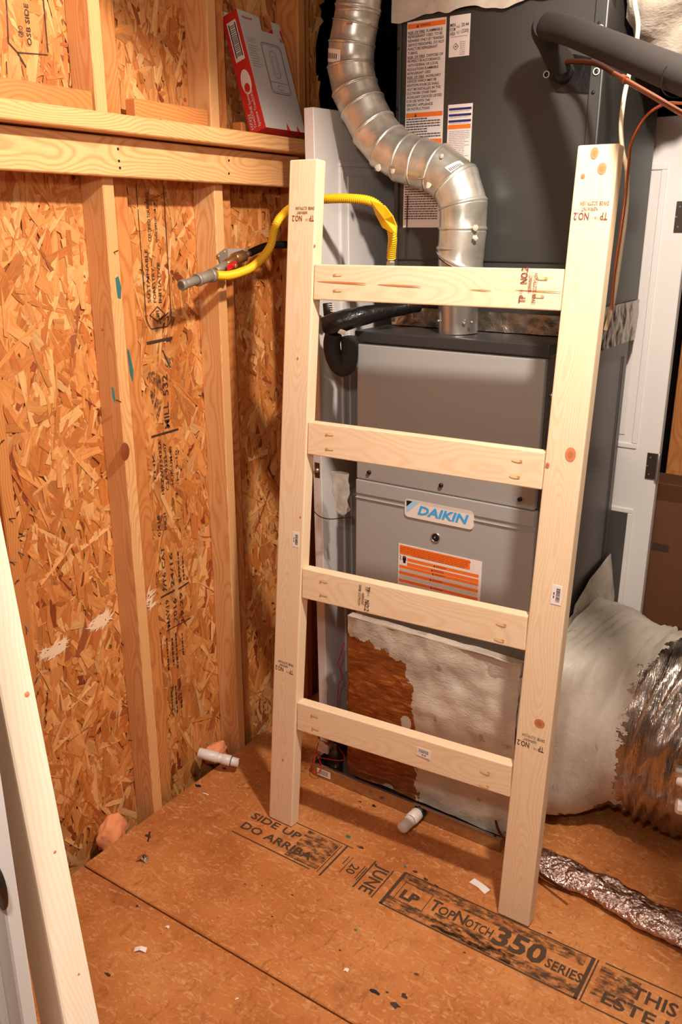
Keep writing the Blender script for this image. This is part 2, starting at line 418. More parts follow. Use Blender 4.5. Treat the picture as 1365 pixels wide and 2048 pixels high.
# strands pressed into the board
def flakes(y0, y1, z0, z1, n):
    b = MB(); cols = [(228, 152, 84), (236, 162, 92), (218, 138, 70), (240, 172, 104), (206, 122, 58), (232, 156, 86), (246, 188, 122), (212, 130, 64)]
    for i in range(n):
        y = random.uniform(y0, y1); z = random.uniform(z0, z1)
        a = random.gauss(math.pi / 2, 0.45) if random.random() < 0.72 else random.uniform(0, math.pi)
        L = random.uniform(0.06, 0.18); W = random.uniform(0.009, 0.034)
        if random.random() < 0.22: L *= 0.5; W *= 0.5
        d = V((0, math.cos(a), math.sin(a))); e = V((0, -math.sin(a), math.cos(a)))
        x = XO + 0.0004 + 0.0022 * i / n
        tx = random.uniform(-0.0016, 0.0016); ty = random.uniform(-0.0016, 0.0016)
        n1, n2 = random.uniform(-.35, .35) * W, random.uniform(-.35, .35) * W
        c = V((x, y, z)); pts = []
        for u, w2 in ((-.5, -.5), (-.1, -.56), (.5, -.42), (.5 + random.uniform(-.1, .1), .1), (.46, .5), (0, .54), (-.47, .46)):
            pp = c + d * (L * u) + e * (W * w2 + (n1 if u > 0.3 else (n2 if u < -0.3 else 0)))
            pp.x += 0.0017 + tx * u * 2 + ty * w2 * 2; pts.append(pp)
        r = random.random()
        col = random.choice(cols) if r > 0.035 else random.choice([(168, 84, 44), (150, 70, 36), (184, 104, 58)])
        if random.random() < 0.5:   # streak of the darker layer
            k = random.uniform(0.88, 1.04); col = tuple(min(255, q * k) for q in col)
        o2 = random.uniform(0, 50)
        g = [V(((p - c).dot(d) + o2, (p - c).dot(e) + o2 * 1.7, 0)) for p in pts]
        lc = rgb(*col)[:3]
        m = len(b.v); b.v += pts; b.g += g; b.c += [lc] * 7; b.f.append(list(range(m, m + 7))); b.s.append(False)
    return b
flakes(0.55, 2.66, -0.12, 2.75, 10500).build('wood_strands', M['flake'], wl, kind='stuff')

def stud(y0, y1, x0, x1, z0, z1, mat, name='stud'):
    b = MB()
    wide_x = (x1 - x0) > (y1 - y0)
    ax = (X, Y, Z) if wide_x else (Y, X, Z)
    sz = (x1 - x0, y1 - y0, z1 - z0) if wide_x else (y1 - y0, x1 - x0, z1 - z0)
    b.box(((x0 + x1) / 2, (y0 + y1) / 2, (z0 + z1) / 2), sz, ax, 0.003, roff())
    return b.build(name, mat, wl)
for k, (y0, fl2) in enumerate(((0.35, 0), (0.77, 0), (1.19, 0), (1.592, 1), (2.013, 1), (2.436, 1))):
    st = stud(y0, y0 + 0.038, XO + 0.003, XW, -0.11, 2.74, M['stud'] if k in (3, 4) else M['stud_dark'])
    if fl2: stud(y0 + 0.039, y0 + 0.127, XO + 0.003, XO + 0.041, -0.11, 2.74, M['stud_dark'])
# shelf: ledger nailed to the studs, plate lying on it
b = MB(); b.box((XW + 0.0205, 1.43, 1.968), (0.092, 0.039, 1.90), (Z, X, Y), 0.003, roff()); led = b.build('ledger_board', M['stud'], wl)
b = MB(); b.box((XW + 0.0475, 1.46, 2.040), (0.093, 0.041, 2.0), (X, Z, Y), 0.003, roff()); b.build('shelf_board', M['stud'], wl)
def block(y0, y1, z1):
    b = MB(); b.box((XW - 0.022, (y0 + y1) / 2, (2.0 + z1) / 2), (z1 - 2.0, 0.038, y1 - y0), (Z, X, Y), 0.003, roff()); return b.build('blocking', M['stud_dark'], wl)
block(1.235, 1.586, 2.118); block(1.725, 2.005, 2.118); block(2.15, 2.43, 2.10)
# nails
nb = 0
def nail(p, d, L=0.014, r=0.0016, parent=wl):
    b = MB(); b.tube([p, V(p) + V(d).normalized() * L], r, 6); return b.build('nail', M['hinge'], parent)
for px, py in ((33, 205), (66, 208), (100, 211), (143, 219), (286, 237), (320, 239), (342, 244), (363, 247), (376, 250)):
    p = at(px, py, 0, XW - 0.003); nail(p, (1, -0.5, random.uniform(-0.7, -.1)), 0.016)
for px, py in ((236, 298), (238, 322), (240, 336), (458, 321), (458, 347)):
    p = at(px, py, 0, XW + 0.040); b = MB(); b.lathe([(0.0035, -0.001), (0.0035, 0.0008)], p, X, 8); b.build('nail', M['black'], wl)
for px, py in ((18, 1038), (36, 1075), (37, 1104), (20, 1123), (38, 1160), (52, 1252), (75, 1355), (76, 1383), (5, 755), (8, 880), (230, 1223), (242, 1285), (244, 1400), (257, 1480), (290, 1050), (298, 1183), (306, 1312), (228, 505), (232, 800), (396, 790), (433, 1433), (300, 1155), (345, 553), (410, 560), (170, 555), (160, 690), (155, 1560)):
    x = XW if px < 120 or 155 < px < 240 else XO + 0.003
    p = at(px, py, 0, x); nail(p, (0.6, random.uniform(-1, 1), random.uniform(-0.8, 0.5)), 0.016)
kn = at(250, 903, 0, XW + 0.0008)
b = MB(); b.lathe([(0.0, 0.0016), (0.012, 0.0014), (0.017, 0)], kn, X, 20); b.v = [kn + V((v.x - kn.x, v.y - kn.y, (v.z - kn.z) * 1.5)) for v in b.v]; b.build('knot', M['knot_dark'], wl)
for px, py, r, x in ((205, 660, .004, XW), (375, 1105 + 52, .006, XW), (370, 200, .006, XW)): 
    p = at(px, py, 0, x + 0.0006); b = MB(); b.lathe([(0, 0.0006), (r, 0)], p, X, 12); b.build('knot', M['knot_dark'], wl)
# paint dabs
def dab(pts, ax, val, mat, parent, name='paint_dab'):
    P = [at(px, py, ax, val) for px, py in pts]; b = MB(); b.quad(P); return b.build(name, mat, parent)
dab([(231, 556), (237, 552), (243, 575), (242, 598), (236, 596), (233, 575)], 0, XW + 0.0009, M['teal'], wl)
dab([(223, 773), (227, 776), (231, 800), (229, 806), (225, 795)], 0, XW + 0.0009, M['teal'], wl)
dab([(255, 697), (259, 703), (267, 740), (266, 765), (260, 745)], 0, XO + 0.0425, M['teal'], wl)
def splash(c, ry, rz, n=80):
    """sprayed white patch with a ragged outline"""
    b = MB(); c = V(c)
    for k in range(n):
        a = random.uniform(0, 6.28); r = random.random() ** 0.9; L = random.uniform(0.01, 0.028)
        p = c + V((0.0012, math.cos(a) * ry * r, math.sin(a) * rz * r)); aa = random.gauss(0.5, 0.5)
        d = V((0, math.cos(aa), math.sin(aa))) * L; e = V((0, -math.sin(aa), math.cos(aa))) * L * 0.14
        b.quad([p - d - e * .4, p - e, p + d, p + e][::-1]); [setattr(v, 'x', v.x + .00002 * k) for v in b.v[-4:]]
    return b
t = NT('white_overspray'); t.set(rgb(246, 214, 178), 0.8)
t2 = t.m
splash(at(200, 1243, 0, XO + 0.004), 0.045, 0.02).build('paint_patch', t2, wl, kind='stuff')
splash(at(105, 1300, 0, XO + 0.004), 0.045, 0.02).build('paint_patch', t2, wl, kind='stuff')
splash(at(300, 1200, 0, XO + 0.043), 0.018, 0.035, 22).build('paint_patch', t2, wl, kind='stuff')

# printing on the board
b = MB(); WX = XO + 0.0052
def wpt(px, py): return at(px, py, 0, WX)
def wline(a, c, wd=0.003): b.bar(wpt(*a), wpt(*c), wd, X)
def wtext(s, p0, p1, h, bold=0.012):
    a = wpt(*p0); e = wpt(*p1); b.text(s, a, Z, -Y, h, (e.z - a.z), bold=bold)
wline((272, 370), (293, 640)); wline((327, 372), (343, 640)); wline((293, 640), (302, 658)); wline((302, 658), (335, 653)); wline((335, 653), (343, 640))
wtext('SUSTAINABLE', (302, 605), (295, 498), 0.011); wtext('FORESTRY', (313, 605), (312, 535), 0.011); wtext('INITIATIVE', (324, 605), (322, 525), 0.011)
wtext('CERTIFIED SOURCING', (303, 483), (291, 385), 0.011); wtext('WWW.SFIPROGRAM.ORG', (316, 485), (306, 400), 0.008)
e = [(300, 630), (315, 613), (330, 628), (315, 643)]
for i in range(4): wline(e[i], e[(i + 1) % 4], 0.003)
wtext('SFI', (319, 634), (316, 621), 0.012); wline((320, 640), (337, 625), 0.004)
wline((293, 687), (345, 676), 0.009); wline((303, 874), (357, 858), 0.007)
wtext('MILL', (340, 855), (338, 803), 0.021); wtext('532', (337, 790), (335, 748), 0.021)
for p0, p1 in (((325, 700), (341, 735)), ): wline(p0, p1, 0.004)
wtext('HR2W/15432A', (329, 988), (322, 878), 0.011); wtext('CSA 0325-07', (338, 980), (331, 885), 0.011); wtext('HUD-UM-40', (348, 968), (343, 892), 0.011); wtext('PS 2-10', (358, 960), (354, 900), 0.009)
wtext('THK', (313, 965), (308, 905), 0.009)
wtext('0.418', (322, 1072), (319, 1030), 0.011); wtext('INCH', (334, 1058), (331, 1025), 0.011)
wtext('7/16 CAT', (334, 1182), (327, 1092), 0.014); wtext('24/16', (349, 1172), (345, 1104), 0.014)
wline((322, 1195), (350, 1180), 0.006); wline((357, 1178), (378, 1164), 0.006)
wtext('MAY19', (341, 1253), (335, 1199), 0.014); wtext('2016', (355, 1243), (350, 1196), 0.014); wtext('19:29', (368, 1240), (363, 1184), 0.013)
wline((334, 1262), (382, 1235), 0.003)
for k, (xx, y0, y1) in enumerate(((338, 1340, 1270), (348, 1330, 1275), (356, 1335, 1262), (367, 1310, 1262), (346, 1420, 1380), (355, 1425, 1370), (364, 1415, 1365), (360, 1165, 1100), (368, 1160, 1110))):
    a, c2 = wpt(xx, y0), wpt(xx - 2, y1); z = a.z
    while z < c2.z - 0.006:
        L = random.uniform(0.006, 0.016); b.bar((WX, a.y, z), (WX, a.y, z + L), random.uniform(0.004, 0.008), X); z += L + 0.004
wline((12, -10), (17, 85)); wline((86, -10), (96, 105)); wline((17, 85), (35, 105)); wline((35, 105), (96, 110)); wline((35, 105), (52, 135), 0.004)
wtext('GRO', (47, 75), (43, 52), 0.012); wtext('OSB SIDE', (64, 92), (56, 8), 0.012)
b.build('printed_stamp', M['ink'], wl, kind='stuff', label='dark grade stamps printed sideways on the board between the studs')
b = MB()
for pts in ([(297, 745), (308, 742), (322, 755), (324, 790), (316, 775), (300, 765)], [(300, 782), (311, 776), (314, 798), (325, 800), (327, 850), (316, 845), (304, 805)], [(327, 705), (342, 720), (344, 738), (332, 732)]):
    P = [wpt(*p) for p in pts]; b.quad(P)
b.build('ink_blotch', M['smear_wall'], wl)

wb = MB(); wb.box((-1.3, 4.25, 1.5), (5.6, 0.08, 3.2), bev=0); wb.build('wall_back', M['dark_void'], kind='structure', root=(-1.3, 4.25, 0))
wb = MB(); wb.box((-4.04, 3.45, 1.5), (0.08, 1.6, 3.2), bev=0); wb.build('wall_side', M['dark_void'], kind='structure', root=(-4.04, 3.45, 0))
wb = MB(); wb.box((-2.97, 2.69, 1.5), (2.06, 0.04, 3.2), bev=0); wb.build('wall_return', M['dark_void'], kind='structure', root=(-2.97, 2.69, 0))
wr = MB(); wr.box((1.44, 1.5, 1.4), (0.05, 5.5, 3.0), bev=0); wr.build('wall_right', M['drywall'], kind='structure', root=(1.44, 1.5, 0))
wf = MB(); wf.box((-0.2, -1.23, 1.4), (3.4, 0.05, 3.0), bev=0); wf.build('wall_front', M['drywall'], kind='structure', root=(-0.2, -1.23, 0))
cl = thing('ceiling', (0, 1.5, 2.95), kind='structure')
b = MB(); b.box((-1.3, 1.5, 3.0), (5.6, 5.6, 0.04), bev=0); b.build('roof_deck', M['drywall'], cl)
for y0 in (1.495,):
    a_, c_ = V((-1.87, y0, 2.60)), V((-0.42, y0, 2.73)); d_ = (c_ - a_).normalized()
    b = MB(); b.box((a_ + c_) / 2, (0.28, 0.038, (c_ - a_).length), (d_.cross(Y), Y, d_), 0.003, roff()); b.build('shade_beam', M['stud_dark'], cl)  # unseen beam added under the roof to shade the upper left wall
# upright posts in the dark beyond the right-hand door
for x0 in (at(1352, 800, 1, 3.72).x + .0445, -0.30):
    b = MB(); b.box((x0, 3.72, 1.40), (0.089, 0.038, 2.8), (X, Y, Z), 0.003, roff()); b.build('wood_post', M['stud_dark'], root=(x0, 3.72, 0), label=('wooden upright in the dark beside the hinged door, above the carton' if x0 < -0.4 else 'wooden upright further right in the dark behind the ducts'), cat='post')

# near left door frame
J = at(62, 2048, 1, 0.40)
tr = thing('trim_1', (J.x - 0.04, 0.40, 0), kind='structure')
b = MB(); b.box((J.x - 0.051, 0.40, 1.05), (0.10, 0.018, 2.1), bev=0.002); b.build('jamb_board', M['white_paint'], tr)
b = MB(); b.box((J.x - 0.040, 0.386, 1.05), (0.035, 0.011, 2.1), bev=0.003); b.build('door_stop', M['white_paint'], tr)
p = at(4, 1775, 1, 0.389); b = MB(); b.lathe([(0.0, 0.0012), (0.013, 0.0012), (0.013, 0)], p + V((-0.003, -0.0005, 0)), -Y, 20); b.v = [V((v.x, v.y, p.z + (v.z - p.z) * 2.2)) for v in b.v]; b.build('strike_plate', M['hinge'], tr)

wf = MB(); wf.box((J.x - .32 - .55, 0.44, 1.4), (1.10, 0.09, 3.0), bev=0); wf.build('wall_shade', M['drywall'], kind='structure', root=(J.x - .65, 0.44, 0))  # unseen wall left of the jamb, added to shade the near floor

# ------------------------------------------------------------------ ladder
def ly(x, z):
    u = (x + 1.474) / 0.869; a = 1.775 + 0.088 * z; c = 1.812 + 0.0745 * z; return a + (c - a) * u
def LP(x, z, off=0.0): return V((x, ly(x, z) - off, z))
lad = thing('ladder', (-1.04, 1.80, 0), 'fresh pine board ladder with four wide rungs leaning before the furnace', 'ladder')
HT = 0.040
LN = V((0, -1, 0.08)).normalized(); LU = V((0, 0.08, 1)).normalized()
def board(p0, p1, wdir, wd, th, mat, parent, name, off=None, bev=0.003):
    d = (p1 - p0); L = d.length; d.normalize(); wv = (V(wdir) - d * V(wdir).dot(d)).normalized(); tv = d.cross(wv)
    b = MB(); b.box((p0 + p1) / 2, (wd, th, L), (wv, tv, d), bev, off if off is not None else roff(), 2); return b.build(name, mat, parent), wv, tv, d
rails = []
for x in (-1.4285, -0.6505):
    p0, p1 = LP(x, 0.001), LP(x, 1.968); dd = (p1 - p0).normalized(); sh = V((0, HT / 2, 0))
    o, wv, tv, d = board(p0 + sh, p1 + sh, X, 0.091, HT, M['pine'], lad, 'rail', V((0.01, 0.05, 3.0 if x < -1 else 9.0)), 0.004)
    rails.append(o)
RZ = ((1.660, 1.664), (1.239, 1.246), (0.812, 0.829), (0.386, 0.410))
rungs = []
for k, (zl, zr) in enumerate(RZ):
    p0, p1 = LP(-1.3815, zl), LP(-0.6975, zr); sh = V((0, HT / 2, 0))
    o, wv, tv, d = board(p0 + sh, p1 + sh, LU, 0.092, HT - 0.0015, M['pine'], lad, 'rung', V((0.01, 0.055, 13 + 7 * k)), 0.003); rungs.append(o)
def lat(px, py):
    """photo point to ladder front face"""
    p = at(px, py, 1, 1.88)
    for _ in range(6): p = at(px, py, 1, ly(p.x, p.z) - 0.0007)
    return p
def disc(p, rx, rz, mat, parent, name, ang=0, dome=0.0006, n=20):
    b = MB(); vs = [p + LN * dome]
    for k in range(n):
        a = 2 * math.pi * k / n; x, z = math.cos(a) * rx, math.sin(a) * rz
        vs.append(p + X * (x * math.cos(ang) - z * math.sin(ang)) + LU * (x * math.sin(ang) + z * math.cos(ang)) + LN * 0.0005)
    b.add(vs, [[0, 1 + k, 1 + (k + 1) % n] for k in range(n)], True); return b.build(name, mat, parent)
for px, py, rx, rz in ((1190, 306, .009, .012), (1205, 337, .010, .012), (1167, 352, .005, .005), (1142, 909, .013, .017), (1096, 930, .005, .006), (1080, 1447, .014, .012)):
    disc(lat(px, py), rx, rz, M['knot'], rails[1], 'knot')
    disc(lat(px, py) + LN * 0.0004, rx * .5, rz * .5, M['knot_dark2'], rails[1], 'knot_heart')
for px, py in ((630, 492), (596, 717), (601, 1035), (566, 1520)): disc(lat(px, py), .003, .004, M['knot'], rails[0], 'knot')
# pocket-hole plugs
for k, (pl) in enumerate((((676, 549), (676, 580), (1085, 556), (1078, 592)), ((660, 868), (660, 897), (1035, 921), (1030, 953)), ((648, 1162), (648, 1189), (1003, 1249), (999, 1280)), ((630, 1431), (632, 1457), (970, 1545), (968, 1572)))):
    for px, py in pl: disc(lat(px, py), .0145, .0042, M['plug'], rungs[k], 'pocket_plug', 0.0)
    for px, py in pl: disc(lat(px + (8 if px > 800 else -6), py + 1) + LN * 0.0004, .0042, .0030, M['pocket'], rungs[k], 'pocket_hole')
# pitch streaks on the top rung
for px0, px1, py, th in ((634, 735, 563, .0022), (755, 845, 569, .002), (940, 985, 580, .0012), (1030, 1128, 582, .0012)):
    a, c2 = lat(px0, py), lat(px1, py + (4 if px0 < 800 else 0)); disc((a + c2) / 2, (c2 - a).length / 2, th, M['resin'], rungs[0], 'pitch_streak')
def stamp(p, xd, yd, parent, sc_=1.0, mat='ink_lumber', tp=True):
    xd, yd = V(xd).normalized(), V(yd).normalized(); s = sc_
    b = MB()
    b.text('TP', p, xd, yd, .017 * s, .018 * s, bold=.02); b.text('116', p + xd * .021 * s + yd * .009 * s, xd, yd, .008 * s, .010 * s)
    b.text('NO.2', p + xd * .046 * s, xd, yd, .017 * s, .038 * s, bold=.02)
    b.text('NSFRW/INT', p + xd * .026 * s - yd * .013 * s, xd, yd, .009 * s, .040 * s, bold=.01)
    b.text('SW08', p - yd * .026 * s, xd, yd, .010 * s, .023 * s, bold=.01); b.text('SCOTP(1)SW', p + xd * .028 * s - yd * .026 * s, xd, yd, .009 * s, .044 * s, bold=.01)
    return b.build('grade_stamp', M[mat], parent, kind='stuff')
stamp(lat(1217, 425), -X, -LU, rails[1], 0.9); stamp(lat(629, 431), -X, -LU, rails[0], 0.86, 'ink_lumber')
stamp(lat(587, 1342), -X, -LU, rails[0], 0.8, 'ink_lumber2'); stamp(lat(1089, 1496), -X, -LU, rails[1], 0.86, 'ink_lumber2')
stamp(lat(1051, 606), LU, -X, rungs[0], 0.95); stamp(lat(732, 1172), -LU, X, rungs[2], 0.86, 'ink_lumber2')
def sticker(p, xd, yd, wd, h, parent, nrm=None, name='barcode_sticker'):
    xd, yd = V(xd).normalized(), V(yd).normalized(); n = xd.cross(yd)
    b = MB(); b.box(p + n * 0.0006, (wd, h, 0.0008), (xd, yd, n), 0.0003); s = b.build(name, M['label'], parent)
    b = MB(); x = -wd * .34
    while x < wd * .34:
        t_ = random.uniform(.0006, .0016); b.quad([p + xd * x + yd * (-h * .05) + n * .0014, p + xd * (x + t_) + yd * (-h * .05) + n * .0014, p + xd * (x + t_) + yd * h * .34 + n * .0014, p + xd * x + yd * h * .34 + n * .0014]); x += t_ + random.uniform(.0008, .0018)
    for q in (-.12, .06): b.quad([p + xd * wd * q - yd * h * .3 + n * .0014, p + xd * wd * (q + .12) - yd * h * .3 + n * .0014, p + xd * wd * (q + .12) - yd * h * .2 + n * .0014, p + xd * wd * q - yd * h * .2 + n * .0014])
    b.build('barcode', M['black'], s); return s
sticker(lat(592, 1079), -LU, X, .046, .024, rails[0]); sticker(lat(1114, 1190), -LU, X, .050, .026, rails[1])
sticker(lat(848, 1506), X, LU, .044, .026, rungs[3])

# near leaning board at the left edge
A = at(201, 2048, 1, .545); B2 = at(43, 1240, 1, .628)
A = CAM + (FW + RT * ((201 - CX) / F) - UP * ((2048 - CY) / F)) * 1.15
B2 = CAM + (FW + RT * ((43 - CX) / F) - UP * ((1240 - CY) / F)) * 1.15
d = (B2 - A).normalized(); P0 = A - d * (A.z / d.z); P1 = A + d * 1.35
view = (A - CAM).normalized()
wv = V((1, 0.1, 0)); wv = (wv - d * wv.dot(d)).normalized(); nv = d.cross(wv); 
if nv.dot(FW) < 0: nv = -nv
# front edge 40 mm wide faces the doorway; the 91 mm side runs back to the left
yawv = (wv * math.cos(math.radians(-6)) + nv * math.sin(math.radians(-6))).normalized(); bk = d.cross(yawv); bk = bk if bk.dot(FW) > 0 else -bk
# ------------- two visible faces: bright one turned to the right, side face turned to the camera
f1 = (RT * 0.74 + FW * 0.67); f1 = (f1 - d * f1.dot(d)).normalized()          # along the bright face, left to right
f2 = d.cross(f1); f2 = f2 if f2.dot(FW) > 0 else -f2
wdt, thk = 0.047, 0.091
b = MB()
cc = (P0 + P1) / 2 - f1 * wdt / 2 + f2 * thk / 2
b.box(cc, (thk, wdt, (P1 - P0).length), (f2, f1, d), 0.004, V((0.01, 0.05, 70)), 2)
zmin = min(v.z for v in b.v); b.v = [v - V((0, 0, zmin - 0.0015)) if False else v for v in b.v]
nb_ = thing('leaning_board', (P0.x, P0.y, 0), 'pale pine board leaning across the lower left foreground', 'board')
lift = -min(v.z for v in b.v) + 0.001
cut = [v for v in b.v]
for v in cut:
    if v.z < 0.001: v += d * ((0.001 - v.z) / d.z)
b.build('plank', M['pine_pale'], nb_)
for px, py, r in ((48, 1388, .0035), (101, 1700, .002), (148, 1942, .0015)):
    q = CAM + (FW + RT * ((px - CX) / F) - UP * ((py - CY) / F)) * 1.15
    nn = f1.cross(d); nn = nn if nn.dot(FW) < 0 else -nn
    q = q - nn * (q - A).dot(nn) + nn * 0.0006
    bb = MB(); bb.lathe([(0, .0006), (r, 0)], q, nn, 12); bb.build('knot', M['knot'], nb_)

# ------------------------------------------------------------------ furnace
FY = 2.17; FX0, FX1 = -1.405, -0.803; FB = 2.91; FT = 1.505; FS = 1.050; FBOT = 0.585
fu = thing('furnace', (-1.104, 2.54, FBOT), 'grey steel gas furnace with blue brand badge standing behind the ladder', 'furnace')
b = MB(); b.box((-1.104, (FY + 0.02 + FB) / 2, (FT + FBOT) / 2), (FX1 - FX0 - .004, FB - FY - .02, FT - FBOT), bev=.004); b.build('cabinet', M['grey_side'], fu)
b = MB(); b.box((-1.104, (FY + FB) / 2 - .002, FT - .012), (FX1 - FX0 + .004, FB - FY + .006, .034), bev=.004, seg=2)
cap = b.build('top_cap', M['cap'], fu)
b = MB(); b.box((-1.106, FY + .012, (FT - .030 + FS) / 2), (FX1 - FX0 - .012, .024, FT - .030 - FS - .004), bev=.006, seg=3); b.build('upper_door', M['grey_steel'], fu)
b = MB(); b.box((-1.104, FY + .012, (FS + FBOT) / 2), (FX1 - FX0 - .004, .022, FS - FBOT), bev=.005, seg=3)
b.box((-1.104, FY + .006, FS - .058), (FX1 - FX0 - .006, .020, .003), bev=.001)
ld = b.build('lower_door', M['grey_steel'], fu)
b = MB(); b.box((-1.104, FY + .003, FS - .022), (FX1 - FX0 - .010, .014, .046), bev=.003, seg=2); fl_ = b.build('door_flange', M['grey_steel'], fu)
for px, py in ((738, 945), (882, 971), (1040, 999)):
    p = at(px, py, 1, FY - .005); b = MB(); b.lathe([(.0065, -.004), (.0065, .002), (.004, .0035)], p, -Y, 14); b.build('screw', M['black'], fl_)
# peep hole
p = at(872, 1075, 1, FY); b = MB(); b.lathe([(.0155, -.001), (.0155, .003), (.0125, .003), (.0125, .0012), (0, .0012)], p, -Y, 28); o = b.build('sight_glass', M['steel'], ld)
b = MB(); b.lathe([(.012, 0), (.012, .0018), (0, .0019)], p, -Y, 24); b.build('sight_glass_lens', M['hole'], o)
b = MB(); b.lathe([(.003, 0), (.0022, .0012)], p + V((-.003, -.0022, -.001)), -Y, 10); b.build('screw', M['steel'], o)
# badge
def rrect(x0, x1, z0, z1, r, y, n=6):
    P = []
    for cx_, cz_, a0 in ((x1 - r, z1 - r, 0), (x0 + r, z1 - r, 90), (x0 + r, z0 + r, 180), (x1 - r, z0 + r, 270)):
        for k in range(n + 1): a = math.radians(a0 + 90 * k / n); P.append(V((cx_ + r * math.cos(a), y, cz_ + r * math.sin(a))))
    return P
def plate(P, y1, mb):
    n = len(P); Q = [V((p.x, y1, p.z)) for p in P]
    mb.add(P + Q, [list(range(n, 2 * n))] + [[i, (i + 1) % n, n + (i + 1) % n, n + i] for i in range(n)]); mb.f[-n - 1] = mb.f[-n - 1][::-1]; return mb
bx0, bx1, bz0, bz1 = -1.221, -.991, .962, 1.020
b = plate(rrect(bx0, bx1, bz0, bz1, .012, FY + .003), FY - .004, MB()); bg = b.build('badge', M['white_plastic'], ld)
yb = FY - .0046
b = MB(); b.text('DAIKIN', (bx0 + .045, yb, bz0 + .0155), X, Z, .0265, .170, lift=0.0004, bold=.035, shear=.25); b.build('badge_lettering', M['blue'], bg)
b = MB(); b.quad([(bx0 + .006, yb, bz1 - .006), (bx0 + .006, yb, bz1 - .026), (bx0 + .027, yb, bz1 - .006)]); b.build('badge_emblem', M['black'], bg)
b = MB(); b.quad([(bx0 + .006, yb, bz1 - .026), (bx0 + .006, yb, bz1 - .046), (bx0 + .048, yb, bz1 - .006), (bx0 + .027, yb, bz1 - .006)]); b.build('badge_emblem', M['pale_blue'], bg)
# warning label
lx0, lx1, lz1 = -1.241, -.958, .869; lz0 = lz1 - .222; K = .000262
b = MB(); b.box(((lx0 + lx1) / 2, FY - .0008, (lz0 + lz1) / 2), (lx1 - lx0, .0012, lz1 - lz0), bev=0); wlb = b.build('warning_label', M['label'], ld)
yl = FY - .0018
def lrect(mb, x0, x1, z0, z1, y=yl): return mb.quad([(x0, y, z0), (x1, y, z0), (x1, y, z1), (x0, y, z1)])
b = MB(); lrect(b, lx0 + .004, lx1 - .038, lz1 - .034, lz1 - .004)
stripes = ((.032, .043, .053), (.032, .058, .069), (.004, .0705, .080), (.004, .091, .101), (.004, .117, .127), (.004, .138, .148), (.004, .166, .176), (.004, .192, .202))
b.build('orange_band', M['orange'], wlb)
for xo, a, c2 in stripes: b = MB(); lrect(b, lx0 + xo, lx1 - .008, lz1 - c2, lz1 - a); b.build('orange_band', M['orange'], wlb)
b = MB(); b2 = MB()
for k in range(5):
    z = lz1 - .0085 - k * .0055; x = lx0 + (.008 if k < 4 else .05)
    while x < lx1 - (.046 if k < 4 else .06):
        L = random.uniform(.004, .014); lrect(b2, x, x + L, z - .0022, z, yl - .0004); x += L + .002
for k, (xo, a, c2) in enumerate(stripes):
    xm = lx0 + .124 - (.005 if k in (1, 3, 5) else 0) - k * .002
    b.quad([(xm, yl - .0004, lz1 - c2 + .002), (xm + .006, yl - .0004, lz1 - c2 + .002), (xm + .003, yl - .0004, lz1 - a - .0015)])
    x = xm + .009
    while x < xm + .042: lrect(b2, x, x + .0035, lz1 - c2 + .0025, lz1 - a - .002, yl - .0004); x += .005
b.build('warning_triangles', M['black'], wlb, kind='stuff'); b2.build('band_print', M['print_orange'], wlb, kind='stuff')
b = MB()
prev = .078
for a, c2 in ((.0805, .0905), (.1015, .1165), (.1275, .1375), (.1485, .165), (.177, .191)):
    z = a + .002
    while z < c2 - .0012:
        x = lx0 + .006
        while x < lx1 - .012:
            L = random.uniform(.006, .02); lrect(b, x, min(x + L, lx1 - .01), lz1 - z - .0009, lz1 - z); x += L + .0012
        z += .0030
b.build('small_print', M['print_light'], wlb, kind='stuff')
# hand-and-shock pictogram
b = MB(); hx, hz = lx0 + .0165, lz1 - .062
lrect(b, hx + .001, hx + .010, hz, hz + .009); lrect(b, hx - .001, hx + .012, hz + .0085, hz + .017)
for k in range(4): lrect(b, hx - .0005 + k * .0032, hx + .0022 + k * .0032, hz + .017, hz + .0245 - abs(k - 1.5) * .0015)
for a, c2 in (((0, 1), (.004, -.002)), ((.004, -.002), (.001, -.008)), ((.001, -.008), (.005, -.013))):
    q = V((lx0 + .006, yl, lz1 - .040)); b.bar(q + V((a[0], 0, a[1] if a[1] < 1 else .003)), q + V((c2[0], 0, c2[1])), .0016, -Y)
b.build('pictogram', M['black'], wlb)
# knock-outs on the cap
for px, py, r in ((1060, 659, .034),):
    p = at(px, py, 2, FT + .006); b = MB(); b.lathe([(r, 0), (r, .0008), (0, .0008)], p, Z, 28); b.build('knockout', M['hole'], cap)
for px, py in ((1055, 652), (1107, 666), (880, 646), (964, 650)):
    p = at(px, py, 2, FT + .0055); b = MB(); b.lathe([(.004, 0), (.004, .003), (.002, .004)], p, Z, 10); b.build('screw', M['black'], cap)
# side panel crease lines
b = MB(); b.box((FX1 + .001, FB - .055, 1.0), (.003, .004, .80), bev=0); b.build('side_crease', M['cap'], fu)
for zz in (1.40, 1.18, .95): b = MB(); b.lathe([(.011, 0), (.011, .004), (.006, .006)], (FX1 - .001, FY + .05, zz - .03), X, 14); b.build('side_plug', M['steel'], fu)

